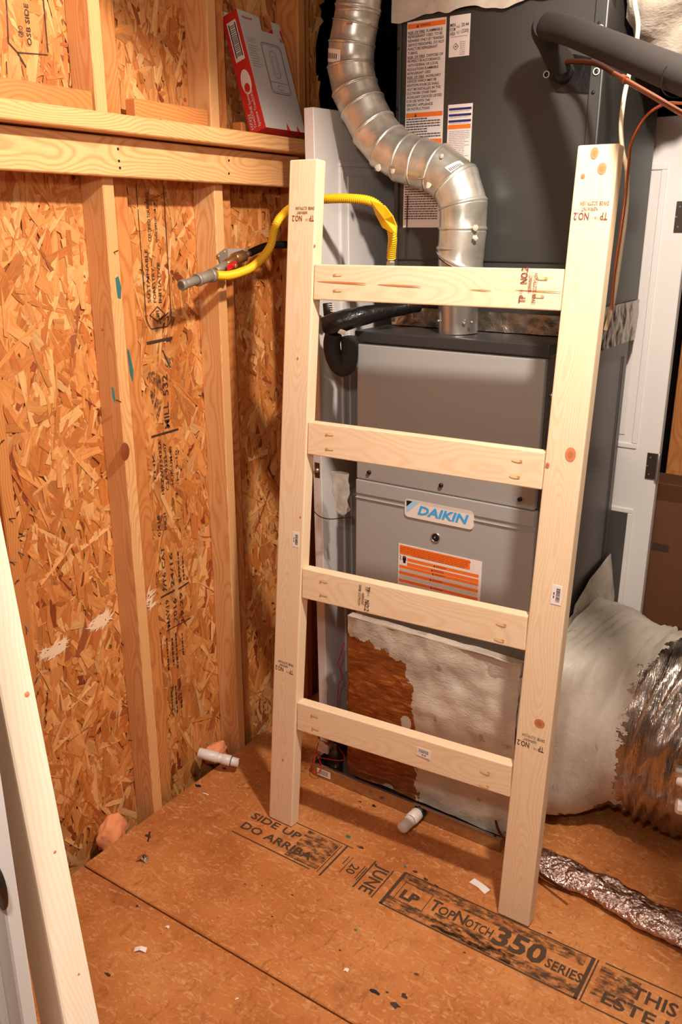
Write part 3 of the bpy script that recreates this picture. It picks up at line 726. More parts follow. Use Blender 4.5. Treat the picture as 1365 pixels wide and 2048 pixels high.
# ------------------------------------------------------------------ return plenum box under the furnace
pl = thing('return_plenum', (-1.13, 2.5, 0.03), 'boxy lower plenum smeared with white sealant over brown kraft paper', 'plenum')
px0, px1, pz1 = -1.374, -.785, .622; PF = 2.080
def rough_face(o, u, v_, nu, nv, nrm, amp, sc_=6, gfun=None, edge=True):
    b = MB(); vs = []; g = []
    for j in range(nv + 1):
        for i in range(nu + 1):
            p = o + u * (i / nu) + v_ * (j / nv)
            n_ = noise.fractal(p * sc_, 1.0, 2.0, 4) * amp
            vs.append(p + nrm * n_); g.append(gfun(i / nu * u.length, j / nv * v_.length) if gfun else p)
    fs = [[j * (nu + 1) + i, j * (nu + 1) + i + 1, (j + 1) * (nu + 1) + i + 1, (j + 1) * (nu + 1) + i] for j in range(nv) for i in range(nu)]
    return b.add(vs, fs, True, g)
b = MB(); b.box(((px0 + px1) / 2, 2.505, .300), (px1 - px0 - .02, .77, .545), bev=.01); b.box(((px0 + px1) / 2, PF + .024, .32), (px1 - px0 - .012, .024, .590), bev=.004); b.build('box_core', M['mastic'], pl)
rough_face(V((px0, PF + .004, .028)), X * (px1 - px0), Z * (pz1 - .028), 60, 56, -Y, .014, 7, lambda a, c2: V((a, 0, c2))).build('front_board', M['kraft_front'], pl)
rough_face(V((px0 - .001, PF + .36, .028)), -Y * .355, Z * (.572 - .028), 30, 40, -X, .008, 8, lambda a, c2: V((0.02, a, c2 * .7))).build('left_board', M['kraft_front'], pl)
rough_face(V((px1, PF + .004, .028)), Y * .36, Z * (.572 - .028), 30, 40, X, .012, 9).build('right_board', M['mastic'], pl)
rough_face(V((px0 - .001, PF + .002, pz1 - .003)), X * (px1 - px0 + .001), Y * .034, 40, 6, Z, .004, 9).build('top_lip', M['mastic'], pl)

# drain pan
pan = thing('drain_pan', (-1.13, 2.5, 0), 'shallow shiny metal drain pan under the lower plenum', 'drain pan')
pyf, pzt = 2.043, .048; pxl, pxr = -1.492, -.79; pyb = 2.91
def pwall(a, c2, nm='pan_wall'):
    a, c2 = V(a), V(c2); d_ = (c2 - a); L = d_.length; d_.normalize(); n_ = d_.cross(Z)
    b = MB(); b.box((a + c2) / 2 + Z * (pzt / 2), (L, .004, pzt), (d_, n_, Z), .001)
    b.box((a + c2) / 2 + Z * pzt, (L, .012, .004), (d_, n_, Z), .0015); return b.build(nm, M['pan'], pan)
pwall((pxl, pyf, 0.001), (pxr, pyf, 0.001)); pwall((pxl, pyf, 0.001), (pxl, pyb, 0.001)); pwall((pxr, pyf, 0.001), (pxr, pyb, 0.001)); pwall((pxl, pyb, 0.001), (pxr, pyb, 0.001))
b = MB(); b.box(((pxl + pxr) / 2, (pyf + pyb) / 2, .003), (pxr - pxl, pyb - pyf, .003), bev=0); b.build('pan_floor', M['pan'], pan)
b = MB(); q = at(648, 1547, 1, pyf - .003); b.box(q, (.055, .001, .026), bev=0); s = b.build('pan_sticker', M['label'], pan)
b = MB()
for k in range(3): lrect(b, q.x - .02, q.x + .018, q.z - .006 + k * .006, q.z - .0035 + k * .006, q.y - .0008)
b.build('sticker_print', M['print'], s)
# capped fitting out of the pan
pf = thing('pan_drain_fitting', (-1.07, 2.0, .03), 'white plastic capped drain fitting poking out of the pan front', 'pipe fitting')
a = V((-1.068, 2.040, .030)); d_ = V((-.075, -1, .0)).normalized()
b = MB(); b.lathe([(.022, .0), (.022, .008), (.019, .012)], a, d_, 8, smooth=False); b.build('lock_nut', M['black'], pf)
b = MB(); b.lathe([(.019, .012), (.021, .014), (.021, .048), (.0165, .052)], a, d_, 24); b.build('fitting_body', M['white_plastic'], pf)
b = MB(); b.lathe([(.0175, .0), (.0175, .003)], a + d_ * .052, d_, 24); b.build('primer_ring', M['navy'], pf)
b = MB(); b.lathe([(.0185, .055), (.0195, .058), (.0195, .092), (.0185, .100), (.012, .106), (0, .108)], a, d_, 24); b.build('end_cap', M['white_plastic'], pf)
# float switch in the pan corner
fs_ = thing('float_switch', (-1.455, 2.12, .03), 'dark float switch with wired clip sitting in the pan corner', 'switch')
b = MB(); b.lathe([(.026, 0), (.028, .01), (.028, .05), (.020, .062), (.013, .066), (.013, .085), (0, .088)], (-1.455, 2.13, .006), Z, 22); b.build('float_body', M['hinge'], fs_)
b = MB(); b.box((-1.486, 2.10, .075), (.045, .012, .03), bev=.002); b.build('clip', M['label'], fs_)
b = MB(); b.lathe([(.006, .086), (.006, .12)], (-1.455, 2.13, .006), Z, 10); b.build('stem', M['black'], fs_)
rw = [at(px, py, 1, yy) for px, py, yy in ((637, 1485, 2.09), (634, 1500, 2.075), (629, 1520, 2.03), (626, 1538, 2.02), (630, 1547, 2.02), (638, 1544, 2.02), (644, 1535, 2.025), (641, 1524, 2.05), (638, 1516, 2.07), (650, 1517, 2.07), (675, 1521, 2.08), (688, 1519, 2.09), (688, 1510, 2.10), (680, 1498, 2.12), (678, 1490, 2.14), (675, 1440, 2.18), (676, 1405, 2.19), (678, 1370, 2.19), (684, 1358, 2.19), (682, 1340, 2.19), (676, 1328, 2.19), (682, 1310, 2.19), (689, 1285, 2.195))]
b = MB(); b.tube(smooth_path(rw, 5), .0016, 8); b.build('red_wire', M['red'], root=rw[0], label='thin red low-voltage wire looping from the float switch up beside the plenum', cat='wire')

# ------------------------------------------------------------------ coil cabinet on the furnace
CYF = 2.35; CX0, CX1 = -1.385, -.785; CZ0, CZ1 = 1.52, 2.36
co = thing('coil_cabinet', (-1.085, 2.62, 1.52), 'tall charcoal coil cabinet with paper warning labels on top of the furnace', 'coil cabinet')
b = MB(); b.box(((CX0 + CX1) / 2, (CYF + 2.89) / 2, (CZ0 + CZ1) / 2), (CX1 - CX0, 2.89 - CYF, CZ1 - CZ0), bev=.004, seg=2); b.build('cabinet', M['coil'], co)
for xx, s in ((CX0 + .008, 1), (CX1 - .018, -1)):
    b = MB(); b.box((xx, CYF - .003, (CZ0 + CZ1) / 2), (.026 if s < 0 else .014, .008, CZ1 - CZ0), bev=.002); fr = b.build('corner_flange', M['coil'], co)
    zz = 1.66
    while zz < 2.35:
        b = MB(); b.lathe([(.0045, 0), (.0045, .003), (.002, .004)], (xx, CYF - .006, zz), -Y, 10); b.build('screw', M['black'], fr); zz += .155
b = MB(); b.box((-1.085, CYF - .002, 1.71), (.56, .006, .003), bev=0); b.box((-1.34, CYF - .002, 1.80), (.003, .004, .18), bev=0); b.build('panel_crease', M['cap'], co)
def paper(x0, x1, z0, z1, nm='paper_label'):
    b = MB(); b.box(((x0 + x1) / 2, CYF - .0008, (z0 + z1) / 2), (x1 - x0, .0012, z1 - z0), bev=0); return b.build(nm, M['label'], co)
yc = CYF - .0018
# long label
a0 = at(815, 52, 1, yc); a1 = at(893, 48, 1, yc); x0, x1, zt = a0.x, a1.x, 2.345
L1 = paper(x0, x1, 1.80, zt); wlab = x1 - x0
b = MB(); 
z1_ = at(811, 232, 1, yc).z; z2_ = at(885, 281, 1, yc).z
for za in (zt - .012, z1_, z2_): b = MB(); lrect(b, x0 + .002, x1 - .002, za - .006, za + .006, yc); b.build('orange_band', M['orange'], L1)
b = MB()
for zc in (zt - .012, z1_, z2_): b.quad([(x0 + .030, yc - .0004, zc - .0045), (x0 + .038, yc - .0004, zc - .0045), (x0 + .034, yc - .0004, zc + .0045)])
lines = ['RISK OF FIRE. FLAMMABLE', 'REFRIGERANT USED. TO BE', 'REPAIRED ONLY BY TRAINED', 'SERVICE PERSONNEL. DO NOT', 'PUNCTURE REFRIGERANT', 'TUBING.', 'RISK OF FIRE. DISPOSE OF', 'PROPERLY IN ACCORDANCE', 'WITH FEDERAL OR LOCAL', 'REGULATIONS FLAMMABLE', 'REFRIGERANT USED', 'RISK OF FIRE. AUXILIARY', 'DEVICES WHICH MAY BE', 'IGNITION SOURCES SHALL', 'NOT BE INSTALLED IN THE', 'DUCTWORK. OTHER THAN', 'AUXILIARY DEVICES LISTED', 'FOR USE WITH THE', 'SPECIFIC APPLIANCE', 'SEE INSTRUCTIONS']
zb = at(812, 222, 1, yc).z; ztp = zt - .031; pit = (ztp - zb) / (len(lines) - 1)
for k, s in enumerate(lines):
    b.text(s, (x0 + .004, yc, ztp - k * pit), X, Z, pit * .66, min(.0047 * len(s), wlab - .008), lift=.0004, bold=.012)
    if s.startswith('RISK'): lrect(b, x0 + .004, x0 + .056, ztp - k * pit - .0016, ztp - k * pit - .0008, yc - .0004)
for zc in (zt - .012, z1_, z2_): b.text('WARNING' if zc != z2_ else 'AVERTISSEMENT', (x0 + .042, yc - .0004, zc - .003), X, Z, .006, .032 if zc != z2_ else .045, lift=.0002) if zc > z1_ + .01 else None
b.build('warning_text', M['ink'], L1, kind='stuff')
b = MB(); z = z1_ - .012
def dashes(mb, x0, x1, z, h, y=yc, lo=.003, hi=.012):
    x = x0
    while x < x1:
        L = min(random.uniform(lo, hi), x1 - x); lrect(mb, x, x + L, z, z + h, y); x += L + .0012
k = 0
while z > z2_ + .010: dashes(b, x0 + .004, x1 - random.choice((.006, .008, .05)), z, .0036); z -= .0068
z = z2_ - .014
while z > 1.82: dashes(b, x0 + .004, x1 - .008, z, .0036); z -= .0068
b.build('small_print', M['print'], L1, kind='stuff')
# rating label
a0 = at(900, 50, 1, yc); a1 = at(941, 50, 1, yc); zb = at(900, 115, 1, yc).z
L2 = paper(a0.x, a1.x, zb, 2.345)
b = MB(); x0 = a0.x; ww = a1.x - a0.x
for k, (s, t_) in enumerate((('MIN', ''), ('ROOM', 'm²'), ('AREA', 'ft²'))):
    b.text(s, (x0 + .002, yc, 2.318 - k * .0105), X, Z, .0085, .016, lift=.0004, bold=.01)
b.text('20.44', (x0 + .036, yc, 2.316), X, Z, .0085, .022, lift=.0004, bold=.01); b.text('(220)', (x0 + .036, yc, 2.301), X, Z, .0085, .022, lift=.0004, bold=.01)
b.text('m2', (x0 + .022, yc, 2.314), X, Z, .007, .009, lift=.0004); b.text('ft2', (x0 + .022, yc, 2.300), X, Z, .007, .009, lift=.0004)
zc = zb + .025; xc = x0 + .021
for k in range(4):
    d1 = [V((xc, yc, zc + .008)), V((xc + .008, yc, zc)), V((xc, yc, zc - .008)), V((xc - .008, yc, zc))]; b.bar(d1[k], d1[(k + 1) % 4], .0012, -Y)
b.lathe([(.0022, 0), (.0005, .0005)], (xc, yc, zc), -Y, 8)
b.build('rating_text', M['ink'], L2, kind='stuff')
b = MB(); z = 2.292
while z > zb + .045: dashes(b, x0 + .004, x0 + ww - .006, z, .002); z -= .005
z = zb + .034
while z > zb + .004: dashes(b, x0 + .033, x0 + ww - .012, z, .002); z -= .005
b.build('small_print', M['print_light'], L2, kind='stuff')
# lower right label
a0 = at(897, 210, 1, yc); a1 = at(946, 208, 1, yc); x0 = a0.x; x1 = a1.x; zt = a0.z
L3 = paper(x0, x1, 1.80, zt)
for k in range(3): b = MB(); z = zt - .012 - k * .0155; lrect(b, x0 + .003, x1 - .003, z - .003, z + .003, yc); b.build('blue_band', M['navy_label'], L3)
b = MB(); lrect(b, x0 + .002, x1 - .003, zt - .063, zt - .052, yc); b.build('orange_band', M['orange'], L3)
zy = at(935, 322, 1, yc).z; b = MB(); lrect(b, x0 + .004, x1 - .002, zy - .03, zy + .004, yc); b.build('yellow_band', M['yellow_lbl'], L3)
b = MB(); z = zt - .070
while z > zy + .010: dashes(b, x0 + .005, x1 - random.choice((.006, .006, .02)), z, .0018); z -= .0046
for k in range(3): z = zt - .0185 - k * .0155; dashes(b, x0 + .006, x1 - .008, z, .0016)
b.build('small_print', M['print_light'], L3, kind='stuff')
# refrigerant entry plate with grommet rings
b = MB(); rx0, rz0 = -.925, 2.110
P = [at(px, py, 1, CYF - .006) for px, py in ((1093, 118), (1102, 172), (1115, 183), (1196, 186), (1204, 120), (1150, 108), (1108, 110))]
n_ = len(P); Q = [p + V((0, .01, 0)) for p in P]
b.add(P + Q, [list(range(n_))] + [[i, n_ + i, n_ + (i + 1) % n_, (i + 1) % n_] for i in range(n_)]); ep = b.build('entry_plate', M['tape_black'], co)
for px, py in ((1094, 149), (1194, 143), (1202, 57)):
    p = at(px, py, 1, CYF - .008); b = MB(); b.lathe([(.0085, 0), (.0085, .003), (.0065, .003), (.0065, .0005)], p, -Y, 24, caps=False); b.build('grommet', M['white_plastic'], ep)
    b = MB(); b.lathe([(.0064, 0), (.0064, .0012), (0, .0013)], p, -Y, 20); b.build('screw', M['black'], ep)
p = at(1128, 145, 1, CYF - .006); b = MB(); b.lathe([(.028, 0), (.026, .012), (.012, .022), (0, .024)], p, -Y, 20); b.build('sealant_lump', M['tape_black'], ep)
# foil tape joint
b = MB(); 
def tapeface(o, u, v_, nrm, nm='foil_tape'): return rough_face(V(o), V(u), V(v_), 70, 10, V(nrm), .005, 22).build(nm, M['foil_tape'], co)
tapeface((CX0, CYF - .010, FT + .008), X * .60, Z * .055, -Y); tapeface((CX1 + .006, CYF + .0, 1.455), Y * .54, Z * .125, X)

# mastic-coated supply plenum above the coil
sp = thing('supply_plenum', (-1.08, 2.62, 2.36), 'plenum coated in white brushed sealant capping the coil cabinet', 'plenum')
b = MB(); b.box((-1.085, 2.62, 2.585), (.60, .53, .44), bev=.01); b.build('box_core', M['mastic'], sp)
fb = MB()
def ragged(u): return 2.352 + .010 * math.sin(u * 31) * math.sin(u * 11 + 1) + .006 * noise.noise(V((u * 30, 0, 0)))
vs = []; nu, nv = 70, 24
for j in range(nv + 1):
    for i in range(nu + 1):
        x = CX0 - .012 + .645 * i / nu; zlo = ragged(x); z = zlo + (2.80 - zlo) * j / nv
        vs.append(V((x, CYF - .014 - .010 * noise.fractal(V((x * 8, 0, z * 8)), 1, 2, 4), z)))
fb.add(vs, [[j * (nu + 1) + i, j * (nu + 1) + i + 1, (j + 1) * (nu + 1) + i + 1, (j + 1) * (nu + 1) + i] for j in range(nv) for i in range(nu)], True)
fb.build('sealant_front', M['mastic'], sp)
# wrapped branch duct to the right of it
def blob_tube(path, rad, n, amp, scl, name, mat, parent, sq=1.0):
    P = smooth_path(path, 10); b = MB(); vs = []; g = []
    m = len(P); T0 = None
    for i, p in enumerate(P):
        tt = (P[min(i + 1, m - 1)] - P[max(i - 1, 0)]).normalized(); a = (Z - tt * tt.z).normalized(); c2 = tt.cross(a)
        r = rad if not callable(rad) else rad(i / (m - 1))
        for k in range(n):
            an = 2 * math.pi * k / n; dv = -a * math.cos(an) + c2 * math.sin(an)
            q = p + dv * r; q += dv * amp * noise.fractal(q * scl, 1, 2, 4); vs.append(q); g.append(q)
    b.add(vs, [[i * n + k, i * n + (k + 1) % n, (i + 1) * n + (k + 1) % n, (i + 1) * n + k] for i in range(m - 1) for k in range(n)], True, g)
    b.add(vs[:n][::-1], [list(range(n))]); b.add(vs[-n:], [list(range(n))])
    return b.build(name, mat, parent)
bd = thing('branch_duct', (-.70, 2.55, 2.5), 'wrapped duct with ragged dirty sealant leaving the upper plenum rightward', 'duct')
blob_tube([(-.742, 2.64, 2.475), (-.55, 2.62, 2.465), (-.20, 2.60, 2.47), (.2, 2.6, 2.49)], lambda t_: .25 - .02 * t_, 60, .085, 7, 'duct_wrap', M['mastic'], bd)

# ------------------------------------------------------------------ vent pipe
VY = 2.272
vp = thing('vent_pipe', (-1.115, VY, FT), 'dented galvanised vent pipe of swivel elbows rising from the furnace top', 'vent pipe')
cpx = [(917, 660, 39), (918, 530, 41), (920, 528, 46.5), (926, 462, 47), (928, 414, 47), (914, 368, 48), (878, 338, 48), (842, 327, 47), (812, 318, 46), (778, 296, 48), (750, 262, 48), (727, 217, 47), (711, 182, 48), (702, 136, 48), (704, 92, 46), (711, 50, 45), (716, 22, 45), (722, -40, 46)]
def vpoint(px, py): 
    p = at(px, py, 1, VY); return p
pts = [vpoint(a, c2) for a, c2, r in cpx]
rr = [r / F * ((p - CAM).dot(FW)) for p, (_, _, r) in zip(pts, cpx)]
rr = [min(r, .0655) for r in rr]
pts[0].z = FT + .006
def mitre(i):
    a = pts[max(i - 1, 0)]; c2 = pts[min(i + 1, len(pts) - 1)]
    d1 = (pts[i] - a).normalized() if i else (c2 - pts[i]).normalized(); d2 = (c2 - pts[i]).normalized() if i < len(pts) - 1 else d1
    return (d1 + d2).normalized()
def ring_at(p, d, nrm, r, n=36):
    """ring of a tube with axis d cut by plane normal nrm"""
    a = V((0, 1, 0)); a = (a - d * a.dot(d)).normalized(); c2 = d.cross(a); out = []
    for k in range(n):
        t_ = 2 * math.pi * k / n; o_ = (a * math.cos(t_) + c2 * math.sin(t_)) * r
        out.append(p + o_ - d * (o_.dot(nrm) / d.dot(nrm)))
    return out
for i in range(len(pts) - 1):
    p, q = pts[i], pts[i + 1]; d_ = (q - p).normalized(); L = (q - p).length; n = 36
    if L < .01: continue
    r0 = rr[i] if i != 1 else rr[1]; r1 = rr[i + 1] if i != 0 else rr[1]
    if i >= 1: r0 = max(r0, .058)
    if i >= 1: r1 = max(r1, .058)
    vs = []
    prof = [(0, 0), (.0, .0), (.06, .0015), (.10, .004), (.15, .0015), (.2, 0), (.5, 0), (.8, 0), (.93, .0008), (1, .0008)] if i > 1 else [(0, 0), (.3, 0), (.6, 0), (1, 0)]
    m0, m1 = mitre(i), mitre(i + 1)
    for t_, e_ in prof:
        nr = m0.lerp(m1, t_).normalized(); r = r0 + (r1 - r0) * t_ + e_
        vs += ring_at(p.lerp(q, t_), d_, nr, r, n)
    m = len(prof)
    b = MB(); b.add(vs, [[a * n + k, a * n + (k + 1) % n, (a + 1) * n + (k + 1) % n, (a + 1) * n + k] for a in range(m - 1) for k in range(n)], True)
    b.build('pipe_section', M['galv'] if i > 0 else M['steel'], vp)
# collar and top ring, screws
for px, py, r in ((920, 497, .0645), (716, 26, .0625)):
    p = vpoint(px, py); b = MB(); dd = V((0.02 if py > 100 else .1, 0, 1)).normalized(); b.lathe([(r - .003, -.006), (r + .001, -.004), (r + .002, 0), (r + .001, .004), (r - .003, .006)], p, dd, 36, caps=False); b.build('bead_ring', M['galv'], vp)
for px, py in ((878, 642), (892, 646), (929, 647), (944, 645)):
    p = at(px, py, 1, VY - .045); b = MB(); b.lathe([(.0045, 0), (.0045, .003), (.002, .004)], p, -Y, 10); b.build('screw', M['steel'], vp)
def psticker(px, py, wd, h, tilt, nm='maker_sticker'):
    """small sticker bent round the pipe"""
    c2 = vpoint(px, py); j = min(range(len(pts) - 1), key=lambda i: ((pts[i] + pts[i + 1]) / 2 - c2).length)
    p, q = pts[j], pts[j + 1]; ax = (q - p).normalized(); cc_ = p + ax * (c2 - p).dot(ax); r = .0665
    side = ax.cross(-Y).normalized(); off = (c2 - cc_).dot(side); a0 = math.asin(max(-.9, min(.9, off / r)))
    b = MB(); n = 10; vs = []
    for jj in (-.5, .5):
        for i in range(n + 1):
            a = a0 + wd / r * (i / n - .5); vs.append(cc_ + ax * (jj * h + math.sin(tilt) * wd * (i / n - .5)) + side * math.sin(a) * r + (-Y + ax * ax.y).normalized() * math.cos(a) * r)
    b.add(vs, [[i, i + 1, n + 2 + i, n + 1 + i] for i in range(n)], True); s = b.build(nm, M['label'], vp)
    b = MB()
    for k in range(n - 2):
        q0 = [vs[k + 1].lerp(vs[n + 2 + k], u) for u in (.25, .65)]; q1 = [vs[k + 1].lerp(vs[k + 2], .45).lerp(vs[n + 2 + k].lerp(vs[n + 3 + k], .45), u) for u in (.25, .65)]
        o_ = -Y * .0012; b.quad([q0[0] + o_, q1[0] + o_, q1[1] + o_, q0[1] + o_])
    b.build('sticker_print', M['print'], s)
psticker(686, 117, .075, .034, -.15); psticker(928, 334, .045, .026, -.3)
# dabs of sealant on the pipe
for px, py, s in ((757, 336, .013), (786, 342, .010), (956, 455, .011), (956, 476, .010), (884, 312, .008), (858, 370, .012)):
    c2 = at(px, py, 1, VY - .0585); b = MB(); ou = V((.62 if px > 940 else .0, -1, .15)); c2 = c2 + (V((-.012, .012, 0)) if px > 940 else V((0, 0, 0)))
    nk = 14; ph = random.uniform(0, 6); pts2 = [(s * (.75 + .35 * noise.noise(V((k, ph, 0)) * 1.7)) ) for k in range(nk)]
    aa = ou.normalized().orthogonal().normalized(); bb2 = ou.normalized().cross(aa); on = ou.normalized()
    ring_ = [c2 + (aa * math.cos(6.283 * k / nk) + bb2 * math.sin(6.283 * k / nk)) * pts2[k] for k in range(nk)]
    b.add([c2 + on * .0045] + ring_, [[0, 1 + k, 1 + (k + 1) % nk] for k in range(nk)], True)
    b.build('sealant_dab', M['mastic'], vp)
for px, py in ((700, 47), (740, 50), (785, 352 - 20), (843, 357), (898, 482)):
    c2 = at(px, py, 1, VY - .062); b = MB(); b.box(c2, (.018, .003, .005), (X, Y, Z), .001); b.build('lock_tab', M['steel'], vp)

# ------------------------------------------------------------------ gas line
yh = [at(432, 550, 0, -1.712), at(455, 551, 0, -1.705), at(480, 545, 0, -1.70), at(510, 530, 0, -1.69), at(540, 495, 0, -1.68), at(552, 450, 0, -1.67), at(572, 424, 0, -1.65), at(612, 402, 1, 2.14), at(650, 398, 1, 2.13), at(700, 397, 1, 2.13), at(745, 404, 1, 2.14), at(773, 432, 1, 2.15), at(785, 470, 1, 2.17), at(784, 500, 1, 2.19), at(783, 516, 1, 2.20)]
P = resample(smooth_path(yh, 14), .0021)
gh = thing('gas_hose', yh[0], 'bright yellow corrugated gas hose arching from the wall valve to the furnace', 'hose')
b = MB(); b.tube(P, [.0134 if (i % 3) == 0 else (.0102 if (i % 3) == 1 else .0118) for i in range(len(P))], 14); b.build('corrugated_jacket', M['yellow'], gh)
c0, c1, c2_, c3 = at(744, 400, 1, 2.125), at(768, 411, 1, 2.125), at(792, 445, 1, 2.14), at(786, 472, 1, 2.15)
b = MB(); T = [at(px, py, 1, 2.115 + .02 * (i > 2)) for i, (px, py) in enumerate(((741, 401), (769, 411), (785, 432), (793, 452), (792, 468), (780, 464), (765, 455), (752, 430)))]
cm = sum(T, V((0, 0, 0))) / len(T); nT = len(T); Q = [p + V((0, .006, 0)) for p in T]
b.add([cm - V((0, .006, 0))] + T + Q, [[0, 1 + (i + 1) % nT, 1 + i] for i in range(nT)] + [[1 + i, 1 + (i + 1) % nT, 1 + nT + (i + 1) % nT, 1 + nT + i] for i in range(nT)]); b.f = [f[::-1] for f in b.f]; b.build('yellow_tag', M['yellow'], gh)
b = MB(); e_ = yh[-1]; b.lathe([(.014, -.045), (.014, -.012), (.011, -.008), (.011, .004)], e_, Z, 6, smooth=False); b.build('flare_nut', M['steel'], gh)
b = MB(); q = V((e_.x, e_.y + .01, 0)); b.tube([(e_.x, e_.y, e_.z - .035), (e_.x, e_.y + .015, e_.z - .055), (e_.x, e_.y + .06, e_.z - .062), (e_.x, e_.y + .138, e_.z - .062)], .010, 12); b.build('gas_stub', M['galv_grey'], gh)
# valve manifold
gv = thing('gas_valve', (-1.74, 1.93, 1.68), 'gas valve manifold with red lever and grey pipes bracketed to the stud', 'valve')
def wp(px, py, x): return at(px, py, 0, x)
A0, A1, A2, A3 = wp(362, 571, -1.715), wp(395, 560, -1.718), wp(424, 551, -1.72), wp(450, 549, -1.712)
def cyl(a, c, r, mat, parent, name, n=20, cr=.0015):
    a, c = V(a), V(c); L = (c - a).length; b = MB(); b.lathe([(r - cr, 0), (r, cr), (r, L - cr), (r - cr, L)], a, c - a, n); return b.build(name, mat, parent)
cyl(A0, A1, .0125, M['galv_grey'], gv, 'drip_leg'); cyl(A0.lerp(A1, .0), A0.lerp(A1, .22), .0155, M['galv_grey'], gv, 'pipe_cap', 8); cyl(A1.lerp(A2, -.05), A2, .0165, M['galv_grey'], gv, 'pipe_coupling'); cyl(A1.lerp(A2, -.05), A1.lerp(A2, .12), .0185, M['galv_grey'], gv, 'coupling_rim')
cyl(A1.lerp(A2, .9), A2.lerp(A3, .12), .0195, M['galv_grey'], gv, 'tee_rim'); cyl(A2, A3, .013, M['brass'], gv, 'brass_nipple', 6)
B0, B1, B2_, B3 = wp(432, 543, -1.735), wp(452, 530, -1.74), wp(474, 514, -1.745), wp(488, 512, -1.745)
cyl(B0, B1, .013, M['galv_grey'], gv, 'tee_branch'); cyl(B1, B2_, .0145, M['brass'], gv, 'valve_body', 18); cyl(B1.lerp(B2_, .75), B3, .0185, M['brass'], gv, 'union_nut', 8)
cyl(B3, wp(500, 506, -1.745), .0095, M['steel'], gv, 'threaded_nipple')
lv = wp(468, 531, -1.715); b = MB(); dl = (wp(476, 525, -1.715) - wp(452, 539, -1.715)).normalized(); b.box(wp(464, 532, -1.718), (.048, .016, .006), (dl, dl.cross(X), X), .002); lo = b.build('red_lever', M['red'], gv)
cyl(lv + V((-.03, 0, 0)), lv + V((.006, 0, 0)), .0085, M['red'], gv, 'lever_hub'); cyl(lv + V((.006, 0, 0)), lv + V((.009, 0, 0)), .0065, M['steel'], gv, 'lever_screw', 8)
b = MB(); P = [wp(px, py, -1.797) for px, py in ((434, 509), (449, 497), (455, 500), (461, 518), (470, 531), (456, 530), (441, 531))]
n_ = len(P); Q = [p + V((.004, 0, 0)) for p in P]; b.add(Q + P, [list(range(n_))[::-1]] + [[i, (i + 1) % n_, n_ + (i + 1) % n_, n_ + i] for i in range(n_)]); b.build('bracket_plate', M['galv_grey'], gv)
b = MB(); a, c = wp(455, 503, -1.795), wp(492, 503, -1.76); b.box((a + c) / 2 + V((0, 0, -.006)), ((c - a).length, .003, .03), ((c - a).normalized(), (c - a).normalized().cross(Z), Z), .001); b.build('bracket_arm', M['galv_grey'], gv)
for px, py in ((438, 512), (450, 503)): cyl(wp(px, py, -1.793), wp(px, py, -1.790), .0035, M['brass'], gv, 'screw', 8, .0005)
bh = [wp(500, 506, -1.745), wp(515, 499, -1.74), wp(535, 492, -1.735), wp(560, 489.5, -1.73), wp(590, 490, -1.73), wp(640, 492, -1.74)]
b = MB(); b.tube(smooth_path(bh, 8), .0115, 14); b.build('rubber_hose', M['rubber'], root=bh[0], label='black rubber hose running from the wall valve behind the ladder', cat='hose')

# ------------------------------------------------------------------ insulated condensate trap beside the furnace
tp = thing('insulated_trap', (-1.45, 2.15, 1.40), 'black foam-wrapped drain trap hanging at the furnace top left corner', 'pipe')
tr_ = [at(px, py, 1, yy) for px, py, yy in ((668, 668, 2.10), (664, 690, 2.10), (670, 718, 2.10), (684, 736, 2.10), (697, 728, 2.105), (700, 700, 2.115), (699, 675, 2.125))]
b = MB(); b.tube(smooth_path(tr_, 8), .0255, 20); b.build('foam_bend', M['foam_black'], tp)
tq = [at(px, py, 1, yy) for px, py, yy in ((655, 656, 2.10), (680, 644, 2.11), (715, 634, 2.135), (750, 627, 2.18), (800, 617, 2.25), (840, 611, 2.30))]
b = MB(); b.tube(smooth_path(tq, 8), [.036 - .018 * i / 40 for i in range(41)], 20); b.v = [v + V((1, 1, 1)) * (.003 * noise.noise(v * 40)) for v in b.v]; b.build('taped_sleeve', M['tape_black'], tp)
q = at(684, 664, 1, 2.09); b = MB(); b.box(q, (.026, .003, .014), (V((.95, 0, -.2)).normalized(), Y, V((.2, 0, .95)).normalized()), .001); b.build('paper_tag', M['label'], tp)
b = MB()
for k in range(5): q = at(663 + k * 1.2, 612 - 3 + k * 4.5, 1, 2.12); b.box(q, (.018, .006, .003), bev=.001)
b.build('ribbed_connector', M['white_plastic'], tp)
cyl(at(655, 606, 1, 2.16), at(657, 632, 1, 2.16), .014, M['black'], tp, 'pipe_stub')

# ------------------------------------------------------------------ refrigerant lines and cables, right
s0 = at(1098, 52, 1, 2.17); sl = [s0, at(1140, 62, 1, 2.12), at(1230, 98, 1, 1.98), at(1365, 152, 1, 1.76), at(1480, 196, 1, 1.60)]; sl.append(sl[-1] + (sl[-1] - sl[-2]) * 2.5)
su = thing('suction_line', s0, 'thick black foam-insulated suction pipe crossing the coil cabinet top right', 'pipe')
P = smooth_path(sl, 8); b = MB(); b.tube(P, .031, 24); b.build('foam_sleeve', M['foam_black'], su)
b = MB(); b.tube(smooth_path([s0 + V((-.004, -.004, .002)), s0 + V((-.022, .03, -.002)), s0 + V((-.026, .08, -.018)), s0 + V((-.020, .115, -.045)), s0 + V((-.012, .143, -.062))], 6), .031, 24); b.build('foam_elbow', M['foam_black'], su)
q = at(1352, 160, 1, 1.775); dd = (sl[3] - sl[2]).normalized(); b = MB(); b.lathe([(.0318, -.003), (.0332, -.0022), (.0332, .0022), (.0318, .003)], q.lerp(sl[3], .5), dd, 24, caps=False); b.build('cable_tie', M['black'], su)
